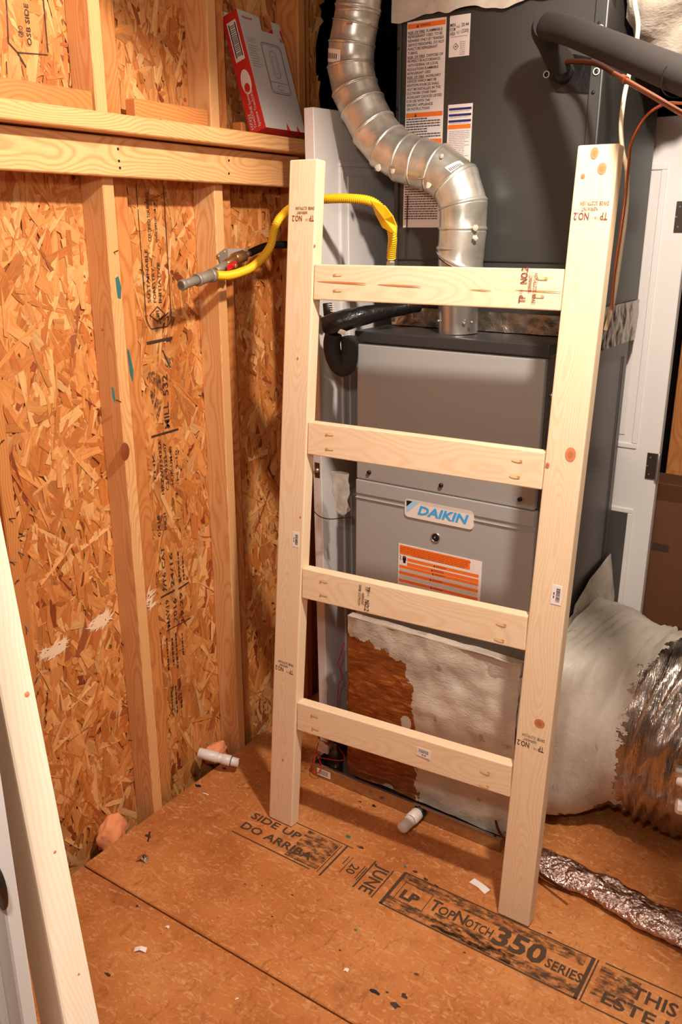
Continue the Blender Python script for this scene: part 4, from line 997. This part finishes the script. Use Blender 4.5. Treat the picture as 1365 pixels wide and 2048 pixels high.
cu = [at(1103, 126, 1, 2.338), at(1112, 124, 1, 2.30), at(1150, 123, 1, 2.27), at(1195, 128, 1, 2.22), at(1230, 147, 1, 2.14), at(1262, 166, 1, 2.06), at(1310, 194, 1, 1.95), at(1365, 227, 1, 1.82), at(1450, 275, 1, 1.66)]; cu.append(cu[-1] + (cu[-1] - cu[-2]) * 2.5)
lq = thing('liquid_line', cu[0], 'bare copper refrigerant line leaving the coil cabinet below the black pipe', 'pipe')
P = smooth_path(cu, 8); b = MB(); b.tube(P[:33], .0062, 14); b.build('tarnished_tube', M['copper_dark'], lq)
b = MB(); b.tube(P[32:], .0058, 14); b.build('copper_tube', M['copper'], lq)
b = MB(); b.tube(P[36:39], .0085, 14); b.build('brazed_coupling', M['copper'], lq)
th = [at(1420, 206, 1, 1.93), at(1365, 207, 1, 1.95), at(1330, 208, 1, 1.98), at(1292, 234, 1, 2.0), at(1264, 285, 1, 2.03), at(1258, 330, 1, 2.05), at(1252, 390, 1, 2.06), at(1241, 470, 1, 2.06), at(1228, 560, 1, 2.06), at(1224, 620, 1, 2.06)]
b = MB(); b.tube(smooth_path(th, 8), .0031, 10); b.build('copper_capillary', M['copper'], root=th[0], label='thin copper tube curving down behind the right ladder rail', cat='tube')
cb = [at(1262, -40, 1, 2.14), at(1270, 5, 1, 2.14), at(1277, 50, 1, 2.14), at(1272, 95, 1, 2.15), at(1260, 145, 1, 2.16), at(1249, 195, 1, 2.15), at(1243, 250, 1, 2.13), at(1246, 300, 1, 2.12), at(1255, 345, 1, 2.10), at(1253, 420, 1, 2.09), at(1243, 500, 1, 2.09), at(1228, 600, 1, 2.09), at(1212, 660, 1, 2.09)]
b = MB(); b.tube(smooth_path(cb, 8), .0052, 10); b.build('electric_cable', M['cable'], root=cb[0], label='cream sheathed cable hanging down past the coil cabinet beside the right rail', cat='cable')

# ------------------------------------------------------------------ big sealed duct at lower right
rd = thing('return_duct', (-.6, 2.52, 0), 'fat round return duct, sealant-smeared then crinkled silver foil', 'duct')
def ridge(a, s):
    v = noise.noise(V((s * 34 + a * 1.6, a * .9, 3))); v2 = noise.noise(V((s * 75 + a * 2.5, a * 1.6, 9))); return (1 - abs(v) * 2.4) * .020 + v2 * .008
b = MB(); vs = []; g = []; n = 120; m = 110
for i in range(m + 1):
    s = i / m; x = -.772 + 1.09 * s; t_ = min(1, s / .20); t_ = t_ * t_ * (3 - 2 * t_)
    cy_, cz_ = 2.50 + .03 * t_, .300 + .012 * t_
    cy_ -= .16 * max(0, s - .3) ** 1.2
    for k in range(n):
        an = 2 * math.pi * k / n; dy, dz = math.sin(an), -math.cos(an)      # an=0 bottom, pi top
        e_ = 2.0 + 5 * (1 - t_); hy, hz = .30 - .012 * t_, .292 + .008 * t_
        den = (abs(dy / hy) ** e_ + abs(dz / hz) ** e_) ** (1 / e_); r = 1 / den
        y, z = cy_ + dy * r, cz_ + dz * r
        foil = max(0, min(1, (s - .22) / .06)); am = ridge(an, s) * (.35 + .9 * foil) + .016 * noise.noise(V((x * 5, y * 5, z * 5)))
        y -= 0; y += dy * am; z += dz * am; z = max(z, .006)
        vs.append(V((x, y, z))); a2 = an / (2 * math.pi); g.append(V((s * 1.15, min(a2, 1 - a2), 0)) if True else None)
b.add(vs, [[i * n + k, (i + 1) * n + k, (i + 1) * n + (k + 1) % n, i * n + (k + 1) % n] for i in range(m) for k in range(n)], True, g)
b.f = [f[::-1] for f in b.f]
b.build('duct_wrap', M['duct'], rd)
# sealant smear climbing the furnace side
o = [at(px, py, 0, -.792) for px, py in ((1130, 1300), (1150, 1210), (1180, 1160), (1223, 1106), (1228, 1150), (1236, 1190), (1232, 1260), (1200, 1320))]
cm = sum(o, V((0, 0, 0))) / len(o); b = MB(); vs = []; R_ = 8; n = len(o) * 6
ring = []
for i in range(len(o)):
    for k in range(6): ring.append(o[i].lerp(o[(i + 1) % len(o)], k / 6))
for j in range(R_ + 1):
    f_ = j / R_
    for p in ring:
        q = cm.lerp(p, f_); q.x += .030 * (1 - f_ ** 2) + .012 * noise.fractal(q * 12, 1, 2, 3) * (1 - f_ * .7); vs.append(q)
b.add(vs, [[j * n + k, (j + 1) * n + k, (j + 1) * n + (k + 1) % n, j * n + (k + 1) % n] for j in range(R_) for k in range(n)], True)
b.f = [f[::-1] for f in b.f]; b.build('sealant_smear', M['mastic'], rd)
# foil-wrapped line lying on the floor
ft = thing('floor_foil_line', (-.45, 2.03, 0), 'flattened foil-wrapped line lying on the subfloor right of the ladder', 'pipe')
b = MB(); vs = []; g = []; n, m = 36, 130
for i in range(m + 1):
    s = i / m; x = -.675 + 1.2 * s; yc_ = 2.042 - .088 * s + .008 * math.sin(s * 13); wv_ = .054 + .008 * noise.noise(V((s * 9, 0, 1)))
    for k in range(n):
        an = 2 * math.pi * k / n; y = yc_ + math.cos(an) * wv_; z = .026 + math.sin(an) * .023
        q = V((x, y, z)); dsp = noise.fractal(V((x * 16, y * 34, z * 30)), 1, 2, 4) * .011; q += V((0, math.cos(an), math.sin(an))) * dsp; q.z = max(q.z, .0015)
        vs.append(q); g.append(q)
b.add(vs, [[i * n + k, i * n + (k + 1) % n, (i + 1) * n + (k + 1) % n, (i + 1) * n + k] for i in range(m) for k in range(n)], True, g)
b.f = [f[::-1] for f in b.f]
b.build('foil_wrap', foilm('foil_pinkish', (206, 180, 170), 26, .8, .22), ft)
tb = [at(1050, 1655, 1, 2.06), V((-.69, 2.02, .04)), V((-.66, 1.99, .035)), V((-.60, 2.0, .05)), V((-.56, 2.01, .052))]
for pth, lb in ((([at(986, 1600, 1, 2.12), at(990, 1630, 1, 2.10), at(1000, 1665, 1, 2.03), at(1030, 1700, 1, 2.01), at(1085, 1750, 2, .04), at(1140, 1785, 2, .055)]), 'brown drain tube running down past the plenum corner under the right rail'), (([at(1006, 1605, 1, 2.13), at(1012, 1625, 1, 2.12), at(1022, 1640, 1, 2.08), at(1045, 1690, 1, 2.03)]), 'second short brown tube behind the right rail foot at the plenum corner')):
    b = MB(); b.tube(smooth_path(pth, 8), .0042, 10); b.build('drain_tube', M['copper_dark'], root=pth[0], label=lb, cat='tube')
# capped pipe at the right edge
q = at(1357, 1612, 1, 1.90); nz = thing('capped_pipe', (q.x, q.y, 0), 'white capped pipe end standing at the right edge before the foil duct', 'pipe fitting')
cyl((q.x + .30, q.y + .10, 0.002), (q.x + .30, q.y + .10, q2.z if False else q.z + .07), .016, M['white_plastic'], nz, 'pipe_riser'); cyl((q.x + .01, q.y + .003, q.z), (q.x + .30, q.y + .10, q.z - .03), .016, M['white_plastic'], nz, 'pipe_arm')
b = MB(); dd = V((-.9, -.35, 0.1)).normalized(); b.lathe([(.019, -.05), (.019, .0), (.017, .004), (0, .006)], q, dd, 8, smooth=False); b.build('hex_cap', M['white_plastic'], nz)
q2 = at(1362, 1545, 1, 1.90); cyl(q2 + V((-.012, 0, 0)), q2 + V((.32, .1, -.01)), .014, M['steel'], nz, 'metal_pipe'); cyl(q2 + V((-.004, -.002, -.02)), q2 + V((.1, -.01, -.02)), .013, M['white_plastic'], nz, 'white_elbow')


# ------------------------------------------------------------------ doors stored beside and behind the furnace
def door_slab(name, o, u, wd, ht, label, moulds, mat, dark_low=False):
    """o: bottom hinge-side corner, u: unit vector along the width; face normal = right hand of u and up"""
    u = V(u).normalized(); n = u.cross(Z).normalized(); t_ = thing(name, o, label, 'door')
    b = MB(); o = V(o); c = o + u * wd / 2 + Z * ht / 2 - n * .0175
    b.box(c, (wd, .035, ht), (u, -n, Z), .002); b.build('slab', mat, t_)
    for a0, a1, z0, z1 in moulds:
        b = MB()
        for p, q, in (((a0, z0), (a1, z0)), ((a1, z0), (a1, z1)), ((a1, z1), (a0, z1)), ((a0, z1), (a0, z0))):
            P = o + u * p[0] + Z * p[1]; Q = o + u * q[0] + Z * q[1]; d_ = (Q - P); L = d_.length; d_.normalize(); sd = n.cross(d_)
            b.box((P + Q) / 2 + n * .001, (L + (.018 if p[1] == q[1] else -.018), .018, .010), (d_, sd, n), .003, seg=2)
        b.build('panel_moulding', mat, t_)
        dk = dark_low and z0 < .5; g_ = .016 if dk else .07
        b = MB(); b.box(o + u * (a0 + a1) / 2 + Z * (z0 + z1) / 2 + n * .001, (a1 - a0 - g_, .006, z1 - z0 - g_), (u, -n, Z), .0025); b.build('dark_panel' if dk else 'raised_panel', M['grey_side'] if dk else mat, t_)  # lower panel takes a darker grey than the slab
    return t_, o, u, n
dl_, o_, u_, n_ = door_slab('stored_door', (-1.555, 2.225, .001), (0.02, 1, 0), .64, 2.125, 'white panel door stored on edge between wall and furnace', ((.13, .51, .25, .95), (.13, .51, 1.10, 1.98)), M['white_paint'])
dl_.rotation_euler = (math.radians(1.4), 0, 0)
q = V((-1.572, 2.2265, 1.045)); b = MB(); b.box(q, (.024, .003, .056), bev=.002); lp = b.build('latch_plate', M['hinge'], dl_); b = MB(); b.lathe([(.008, 0), (.008, .006), (0, .009)], q, -Y, 14); b.build('latch_bolt', M['steel'], dl_)
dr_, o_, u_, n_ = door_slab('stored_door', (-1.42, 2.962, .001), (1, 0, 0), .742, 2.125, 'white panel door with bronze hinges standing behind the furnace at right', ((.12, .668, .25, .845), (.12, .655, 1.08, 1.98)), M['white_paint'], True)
for zz in (1.02, 1.832):
    b = MB(); b.box((-.678 - .018, 2.957, zz), (.040, .003, .092), bev=.0012); hg = b.build('hinge', M['hinge'], dr_)
    b = MB(); b.lathe([(.005, -.048), (.0062, -.046), (.0062, .046), (.005, .048)], (-.676, 2.953, zz), Z, 12); b.build('hinge_pin', M['steel'], hg)
    b = MB()
    for a, c2 in ((-.012, .03), (-.02, 0), (-.012, -.03)): b.lathe([(.0035, 0), (.0025, .0012)], (-.692 + a, 2.955, zz + c2), -Y, 8)
    b.build('hinge_screws', M['steel'], hg)
# hanging clear bag and black wire between door and furnace
bgp = at(682, 945, 1, 2.14); bg_ = thing('clear_bag', bgp, 'small clear plastic bag of hardware hanging beside the furnace left side', 'bag')
b = MB(); vs = []; n, m = 20, 16
for j in range(m + 1):
    f_ = j / m; cpt = at(681 + 4 * f_, 945 + 84 * f_, 1, 2.13); wd = .032 * (1 - .45 * f_ ** 2) * (1 if f_ < .95 else .6)
    for k in range(n):
        an = 2 * math.pi * k / n; q = cpt + V((math.cos(an) * wd, math.sin(an) * .010, 0)); q += V((1, 1, .3)) * .005 * noise.noise(q * 45); vs.append(q)
b.add(vs, [[j * n + k, j * n + (k + 1) % n, (j + 1) * n + (k + 1) % n, (j + 1) * n + k] for j in range(m) for k in range(n)], True); b.build('plastic_film', M['bag'], bg_)
for k in range(4): q = at(690 + k * 2, 1012 + k * 4, 1, 2.13); cyl(q, q + V((.008, 0, .012)), .003, M['steel'], bg_, 'screw', 8, .0005)
wr_ = [at(px, py, 1, 2.13) for px, py in ((628, 1022), (640, 1033), (660, 1038), (685, 1036), (705, 1034))]
b = MB(); b.tube(smooth_path(wr_, 6), .0016, 8); b.build('black_wire', M['black'], root=wr_[0], label='thin black wire stretched from behind the left rail to the furnace', cat='wire')

# ------------------------------------------------------------------ cartons
cbx = thing('cardboard_box', (-.45, 3.25, 0), 'tall brown cardboard carton standing in shadow behind the hinged door', 'box')
b = MB(); b.box((-.51, 3.31, .43), (.62, .36, .86), bev=.003); b.build('carton_body', M['cardboard'], cbx)
b = MB(); b.box((-.51, 3.12, .888), (.60, .004, .075), (X, V((0, .9, .3)).normalized(), V((0, -.3, .9)).normalized()), .001); b.build('carton_flap', M['cardboard'], cbx)
b = MB(); b.box((-.815, 3.31, .885), (.004, .34, .06), bev=.001); b.build('carton_flap', M['cardboard'], cbx)
b = MB(); q = at(1322, 1095, 1, 3.128); lrect(b, q.x - .03, q.x + .03, q.z - .014, q.z + .014, 3.1285); b.build('carton_print', M['ink'], cbx)
# thermostat carton on the shelf
ST = 2.0615
Pb0, Pb1, Pb2 = at(493, 268, 2, ST), at(527, 272, 2, ST), at(606, 278, 2, ST)
q0 = at(493, 268, 0, -1.783); q1 = at(527, 272, 0, -1.727); q2 = at(606, 278, 0, -1.727)
yA, yB = q1.y, q2.y; D = .062
tb_ = thing('thermostat_carton', (-1.755, yA, ST), 'small red and white carton leaning on the shelf board at the corner', 'box')
Hh = .335; lean = math.atan2(.092, .30); up_ = V((-math.sin(lean), 0, math.cos(lean))); out = V((math.cos(lean), 0, math.sin(lean)))
o0 = V((-1.716, yA, ST + .001))            # lower front corner nearest the camera
wdB = yB - yA
def face(a, c2, e_, f_): return [a, c2, e_, f_]
fA, fB_ = o0, o0 + Y * wdB; gA, gB = fA + up_ * Hh, fB_ + up_ * (Hh - .012); kA, kB = fA - out * D, fB_ - out * D; hA, hB = kA + up_ * Hh, kB + up_ * (Hh - .012)
lft = max(0, ST + .001 - min(kA.z, kB.z)); 
for v in (fA, fB_, gA, gB, kA, kB, hA, hB): v.z += lft
fA, fB_ = fA.copy(), fB_.copy()
b = MB(); nt0, nt1 = fA.lerp(fB_, .5), fA.lerp(fB_, .78)
g1, g2 = gA.lerp(gB, .5), gA.lerp(gB, .78); g1d, g2d = g1 - up_ * .040, g2 - up_ * .036
b.add([fA, fB_, gB, g2, g2d, g1d, g1, gA], [list(range(8))]); b.build('printed_front', M['box_white'], tb_)
b = MB(); b.add([kA, fA, gA, hA, kB, fB_, gB, hB], [[0, 1, 2, 3], [0, 4, 5, 1], [4, 7, 6, 5], [0, 3, 7, 4]]); b.build('red_sides', M['box_red'], tb_)
lx = lambda s_, t_, e_=.0006: kA + (fA - kA) * s_ + (hA - kA) * t_ + V((0, -e_, 0))
b = MB(); b.quad([lx(.22, .60), lx(.80, .60), lx(.80, .93), lx(.22, .93)]); lp_ = b.build('bar_label', M['label'], tb_)
b = MB(); b.quad([lx(.30, .63, .0009), lx(.36, .63, .0009), lx(.36, .91, .0009), lx(.30, .91, .0009)]); b.quad([lx(.68, .63, .0009), lx(.74, .63, .0009), lx(.74, .91, .0009), lx(.68, .91, .0009)])
k = .64
while k < .90: b.quad([lx(.38, k, .0009), lx(.66, k, .0009), lx(.66, k + .006, .0009), lx(.38, k + .006, .0009)]); k += random.uniform(.011, .02)
b.build('barcode', M['black'], lp_)
b = MB(); n = 24; b.add([lx(.52 + .30 * math.cos(a), .42 + .105 * math.sin(a)) for a in [2 * math.pi * k / n for k in range(n)]], [list(range(n))]); ov = b.build('brand_oval', M['label'], tb_)
b = MB(); b.add([lx(.50 + .17 * math.cos(a), .37 + .04 * math.sin(a), .0009) for a in [2 * math.pi * k / n for k in range(n)]], [list(range(n))])
b.build('oval_mark', M['box_red'], ov)
sd_ = (hA - kA).normalized(); dn = (fA - kA).normalized()
b = MB(); b.text('HZ322', lx(.28, .03), sd_, -dn, .009, .045, lift=.0006, bold=.02); b.text('TrueZONE System', lx(.48, .03), sd_, -dn, .009, .105, lift=.0006, bold=.02); b.text('Systeme TrueZONE', lx(.74, .03), sd_, -dn, .009, .105, lift=.0006, bold=.02); b.text('System', lx(.62, .45), sd_, -dn, .007, .03, lift=.0006, bold=.02) if False else None
b.build('side_lettering', M['box_white'], tb_)
fx = lambda s_, t_, e_=.0006: fA + (fB_ - fA) * s_ + (gA - fA) * t_ + out * e_
b = MB()
def fline(p, q, wd=.0016): b.bar(fx(*p), fx(*q), wd, out)
def frr(s0, s1, t0, t1, wd=.0016, c=.06):
    pts_ = []
    for cs, ct, a0 in ((s1 - c, t1 - c * .55, 0), (s0 + c, t1 - c * .55, 90), (s0 + c, t0 + c * .55, 180), (s1 - c, t0 + c * .55, 270)):
        for k in range(5): a = math.radians(a0 + 22.5 * k); pts_.append((cs + c * math.cos(a), ct + c * .55 * math.sin(a)))
    for i in range(len(pts_)): fline(pts_[i], pts_[(i + 1) % len(pts_)], wd)
frr(.38, .86, .32, .76); frr(.40, .84, .335, .745, .001); fline((.38, .42), (.86, .42), .0012); frr(.54, .70, .46, .70, .0014, .078); frr(.575, .665, .50, .65, .001, .04); frr(.56, .68, .355, .395, .001, .02)
b.build('device_drawing', M['print'], tb_)
b = MB()
for k in range(9): b.quad([fx(.06, .70 - k * .022), fx(.06 + random.uniform(.12, .27), .70 - k * .022), fx(.06 + .2, .709 - k * .022), fx(.06, .709 - k * .022)])
for k in range(3): b.quad([fx(.06, .765 - k * .016), fx(.26, .765 - k * .016), fx(.26, .772 - k * .016), fx(.06, .772 - k * .016)])
b.build('front_print', M['print_light'], tb_, kind='stuff')
b = MB(); b.text('Honeywell', fx(.08, .93), (fB_ - fA), up_, .008, .045, lift=.0006, bold=.02); b.text('H', fx(.9, .8), (fB_ - fA), up_, .012, .010, bold=.03)
b.quad([fx(.52, 0), fx(.60, 0), fx(.55, .07)]); b.quad([fx(.78, 0), fx(.86, 0), fx(.80, .055)]); b.quad([fx(.98, .80), fx(1, .80), fx(1, .92), fx(.95, .90)]); b.build('front_lettering', M['box_red'], tb_)
b = MB(); 
for k in range(3): q = hA + Y * (.012 + .01 * k); b.box(q + up_ * .004, (.0015, .008, .035), (out, Y, up_), 0)
b.build('paper_inside', M['label'], tb_)

# ------------------------------------------------------------------ pipe stub and foam at the wall foot
def foam(px, py, x, sc3, label, seed):
    c = at(px, py, 0, x); b = MB(); bm = bmesh.new(); bmesh.ops.create_icosphere(bm, subdivisions=4, radius=1); bm.verts.index_update()
    vs = []
    for v in bm.verts:
        n_ = v.co.normalized(); r = 1 + .30 * noise.fractal(n_ * 1.5 + V((seed, 0, 0)), 1.2, 2, 5); vs.append(c + V((n_.x * sc3[0], n_.y * sc3[1], n_.z * sc3[2])) * r)
    b.add(vs, [[v.index for v in f.verts] for f in bm.faces], True); bm.free()
    return b.build('foam_lump', M['foam_orange'], root=c, label=label, cat='foam')
foam(432, 1505, -1.838, (.030, .048, .036), 'orange spray foam lump round the white drain pipe at wall foot', 3.1)
foam(226, 1668, -1.838, (.034, .052, .062), 'orange spray foam lump in the floor gap, left of the others', 8.4)
wp_ = thing('wall_drain_pipe', (-1.80, 1.87, .05), 'open white plastic pipe stub poking from foam at the wall foot', 'pipe fitting')
a = at(412, 1509, 2, .065); c = at(470, 1524, 2, .045); dd = (c - a).normalized()
def seg(f0, f1, r, nm, mat='white_plastic', cr=.001): cyl(a.lerp(c, f0), a.lerp(c, f1), r, M[mat], wp_, nm, 24, cr)
seg(-.25, .42, .0185, 'pipe_body'); seg(.30, .58, .0165, 'pipe_body'); seg(.56, .86, .0185, 'coupling'); seg(.845, .885, .0175, 'primer_ring', 'navy')
b = MB(); L = (c - a).length; b.lathe([(.0155, 0), (.0155, L * .24), (.0115, L * .24), (.0115, L * .02)], a.lerp(c, .88), dd, 24, caps=False); b.build('pipe_end', M['white_plastic'], wp_)
b = MB(); b.lathe([(.0114, 0), (0, .0)], a.lerp(c, .92), dd, 20, caps=False); b.build('pipe_bore', M['pan'], wp_)

# ------------------------------------------------------------------ printing and marks on the subfloor
b = MB(); FZ = .0003
def fl_line(x0, y0, x1, y1, w_=.004): b.bar((x0, y0, FZ), (x1, y1, FZ), w_, Z)
def fl_text(s, x, y, h, wd, bold=.02): b.text(s, (x, y, FZ), X, Y, h, wd, bold=bold)
fl_line(-1.53, 1.662, -1.23, 1.662); fl_line(-1.45, 1.806, -1.17, 1.808, .003); fl_line(-1.165, 1.808, -1.222, 1.652, .007) if False else fl_line(-1.19, 1.806, -1.19, 1.655, .006); fl_line(-1.205, 1.800, -1.205, 1.665, .003)
fl_text('SIDE UP', -1.525, 1.745, .028, .19); fl_text('DO ARRIBA', -1.522, 1.690, .030, .27)
def vt(s, x, y, h, wd, bold=.015): b.text(s, (x, y, FZ), -Y, X, h, wd, bold=bold)
vt('20', -1.137, 1.752, .028, .040); fl_line(-1.160, 1.772, -1.160, 1.735, .003); fl_line(-1.148, 1.775, -1.148, 1.70, .002); fl_line(-1.098, 1.765, -1.098, 1.705, .003); fl_line(-1.090, 1.76, -1.090, 1.70, .003)
vt('JUNE', -1.066, 1.792, .040, .118); fl_line(-1.083, 1.800, -1.083, 1.672, .005); fl_line(-1.018, 1.795, -1.018, 1.668, .004)
fl_line(-.985, 1.808, -.43, 1.810, .004); fl_line(-.99, 1.664, -.42, 1.664, .005); fl_line(-.985, 1.808, -.985, 1.664, .010); fl_line(-.425, 1.812, -.425, 1.664, .010); fl_line(-.413, 1.812, -.413, 1.664, .004)
b.text('LP', (-.955, 1.715, FZ), X, Y, .032, .055, bold=.05); fl_line(-.965, 1.775, -.875, 1.775, .002); fl_line(-.965, 1.700, -.875, 1.700, .002); fl_line(-.965, 1.775, -.965, 1.700, .002); fl_line(-.875, 1.775, -.875, 1.700, .002)
fl_text('T', -.866, 1.722, .040, .030); fl_text('OP', -.838, 1.722, .030, .048); fl_text('N', -.790, 1.722, .040, .034); fl_text('OTCH', -.756, 1.722, .030, .078)
fl_text('350', -.672, 1.712, .062, .142, .035); fl_text('SERIES', -.524, 1.715, .030, .095, .02)
fl_line(-.395, 1.812, .2, 1.815, .004); fl_line(-.41, 1.664, .2, 1.664, .004)
fl_text('THIS', -.315, 1.745, .040, .11); fl_text('SIDE DOWN', -.19, 1.745, .040, .30); fl_text('ESTE LADO ABAJO', -.37, 1.690, .036, .52)
b.build('floor_printing', M['ink_floor'], fl, kind='stuff', label='black lettered product stamp printed along the subfloor')
b = MB()
def sm(x0, x1, y0, y1): b.quad([(x0, y0, .0007), (x1, y0, .0007), (x1, y1, .0007), (x0, y1, .0007)])
sm(-1.33, -1.21, 1.67, 1.80); sm(-.98, -.43, 1.668, 1.705); sm(-.98, -.44, 1.77, 1.806); sm(-.40, -.30, 1.70, 1.80); sm(-.84, -.60, 1.669, 1.72)
b.build('ink_smears', M['smear'], fl)
def blotch(px, py, r, mat, n=9):
    c = at(px, py, 2, .0009); b = MB(); a0 = random.uniform(0, 6)
    b.add([c + V((math.cos(a0 + 6.283 * k / n), math.sin(a0 + 6.283 * k / n) * .6, 0)) * r * random.uniform(.45, 1.25) for k in range(n)], [list(range(n))]); b.build('paint_spot', mat, fl)
for px, py, r, m_ in ((395, 1571, .013, 'navy'), (449, 1537, .012, 'navy'), (750, 1983, .013, 'navy'), (720, 1603, .006, 'navy'), (721, 1614, .005, 'navy'), (748, 1611, .010, 'navy'), (722, 1590, .004, 'box_red'), (762, 1596, .008, 'ink'), (697, 1673, .009, 'teal'), (722, 1695, .010, 'ink'), (737, 1585, .008, 'ink'), (811, 1733, .007, 'teal'), (852, 1758, .010, 'ink'), (873, 1772, .008, 'ink'), (830, 1743, .009, 'ink'), (712, 1860, .006, 'teal'), (775, 1984, .004, 'navy'), (809, 1991, .012, 'ink'), (790, 2010, .014, 'ink'), (835, 1950, .010, 'smear'), (436, 1835, .003, 'teal'), (585, 1790, .004, 'ink'), (525, 1771, .003, 'ink'), (490, 1768, .004, 'ink'), (297, 1672, .012, 'ink'), (275, 1812, .006, 'ink'), (545, 1833, .004, 'navy'), (1100, 1865, .006, 'ink'), (930, 1905, .006, 'ink'), (680, 1900, .005, 'ink'), (215, 1948, .010, 'ink')):
    blotch(px, py, r, M[m_])
# litter
def scrap(px, py, wd, h, ang, mat, name, label, cat, fold=.006):
    c = at(px, py, 2, .003); u = V((math.cos(ang), math.sin(ang), 0)); v_ = V((-math.sin(ang), math.cos(ang), 0)); b = MB()
    P = [c - u * wd / 2 - v_ * h / 2, c - v_ * h * .4 + Z * fold, c + u * wd / 2 - v_ * h / 2, c + u * wd / 2 + v_ * h / 2 + Z * fold * .5, c + v_ * h / 2 + Z * fold * 1.2, c - u * wd / 2 + v_ * h * .45 + Z * fold * .3]
    for p in P: p.z -= .0018
    b.add(P + [p - Z * .0008 for p in P], [[0, 1, 4, 5], [1, 2, 3, 4], [11, 10, 7, 6], [10, 9, 8, 7]] + [[i, 6 + i, 6 + (i + 1) % 6, (i + 1) % 6] for i in range(6)]); b.build(name, mat, root=c, label=label, cat=cat)
scrap(285, 1719, .034, .022, .4, M['foil'], 'foil_scrap', 'crumpled silver foil scrap on the subfloor near the wall foot foam', 'scrap', .012)
scrap(281, 1899, .032, .014, .5, M['label'], 'paper_scrap', 'folded pale paper scrap on the near subfloor panel', 'scrap')
scrap(335, 1853, .010, .008, .2, M['label'], 'plaster_chip', 'small white chip just left of the floor seam', 'chip', .002)
scrap(693, 1939, .012, .010, .2, M['label'], 'plaster_chip', 'small white chip on the bare subfloor below the printed date', 'chip', .002)
scrap(474, 1997, .008, .004, 1, M['label'], 'plaster_chip', 'tiny pale chip on the near panel by the bottom edge', 'chip', .002)
scrap(960, 1771, .060, .024, -.3, M['label'], 'paper_scrap', 'torn pinkish paper strip lying behind the ladder beside right rail foot', 'scrap', .002)
scrap(412, 1587, .022, .004, .1, M['label'], 'wood_splinter', 'pale splinter on the subfloor near the capped wall pipe', 'splinter', .001)
scrap(298, 1672, .045, .006, -.9, M['hinge'], 'wood_splinter', 'dark splinter on the subfloor between foam lump and foil scrap', 'splinter', .002)
print('tris', sum(len(p.vertices) - 2 for o in bpy.data.objects if o.type == 'MESH' for p in o.data.polygons))
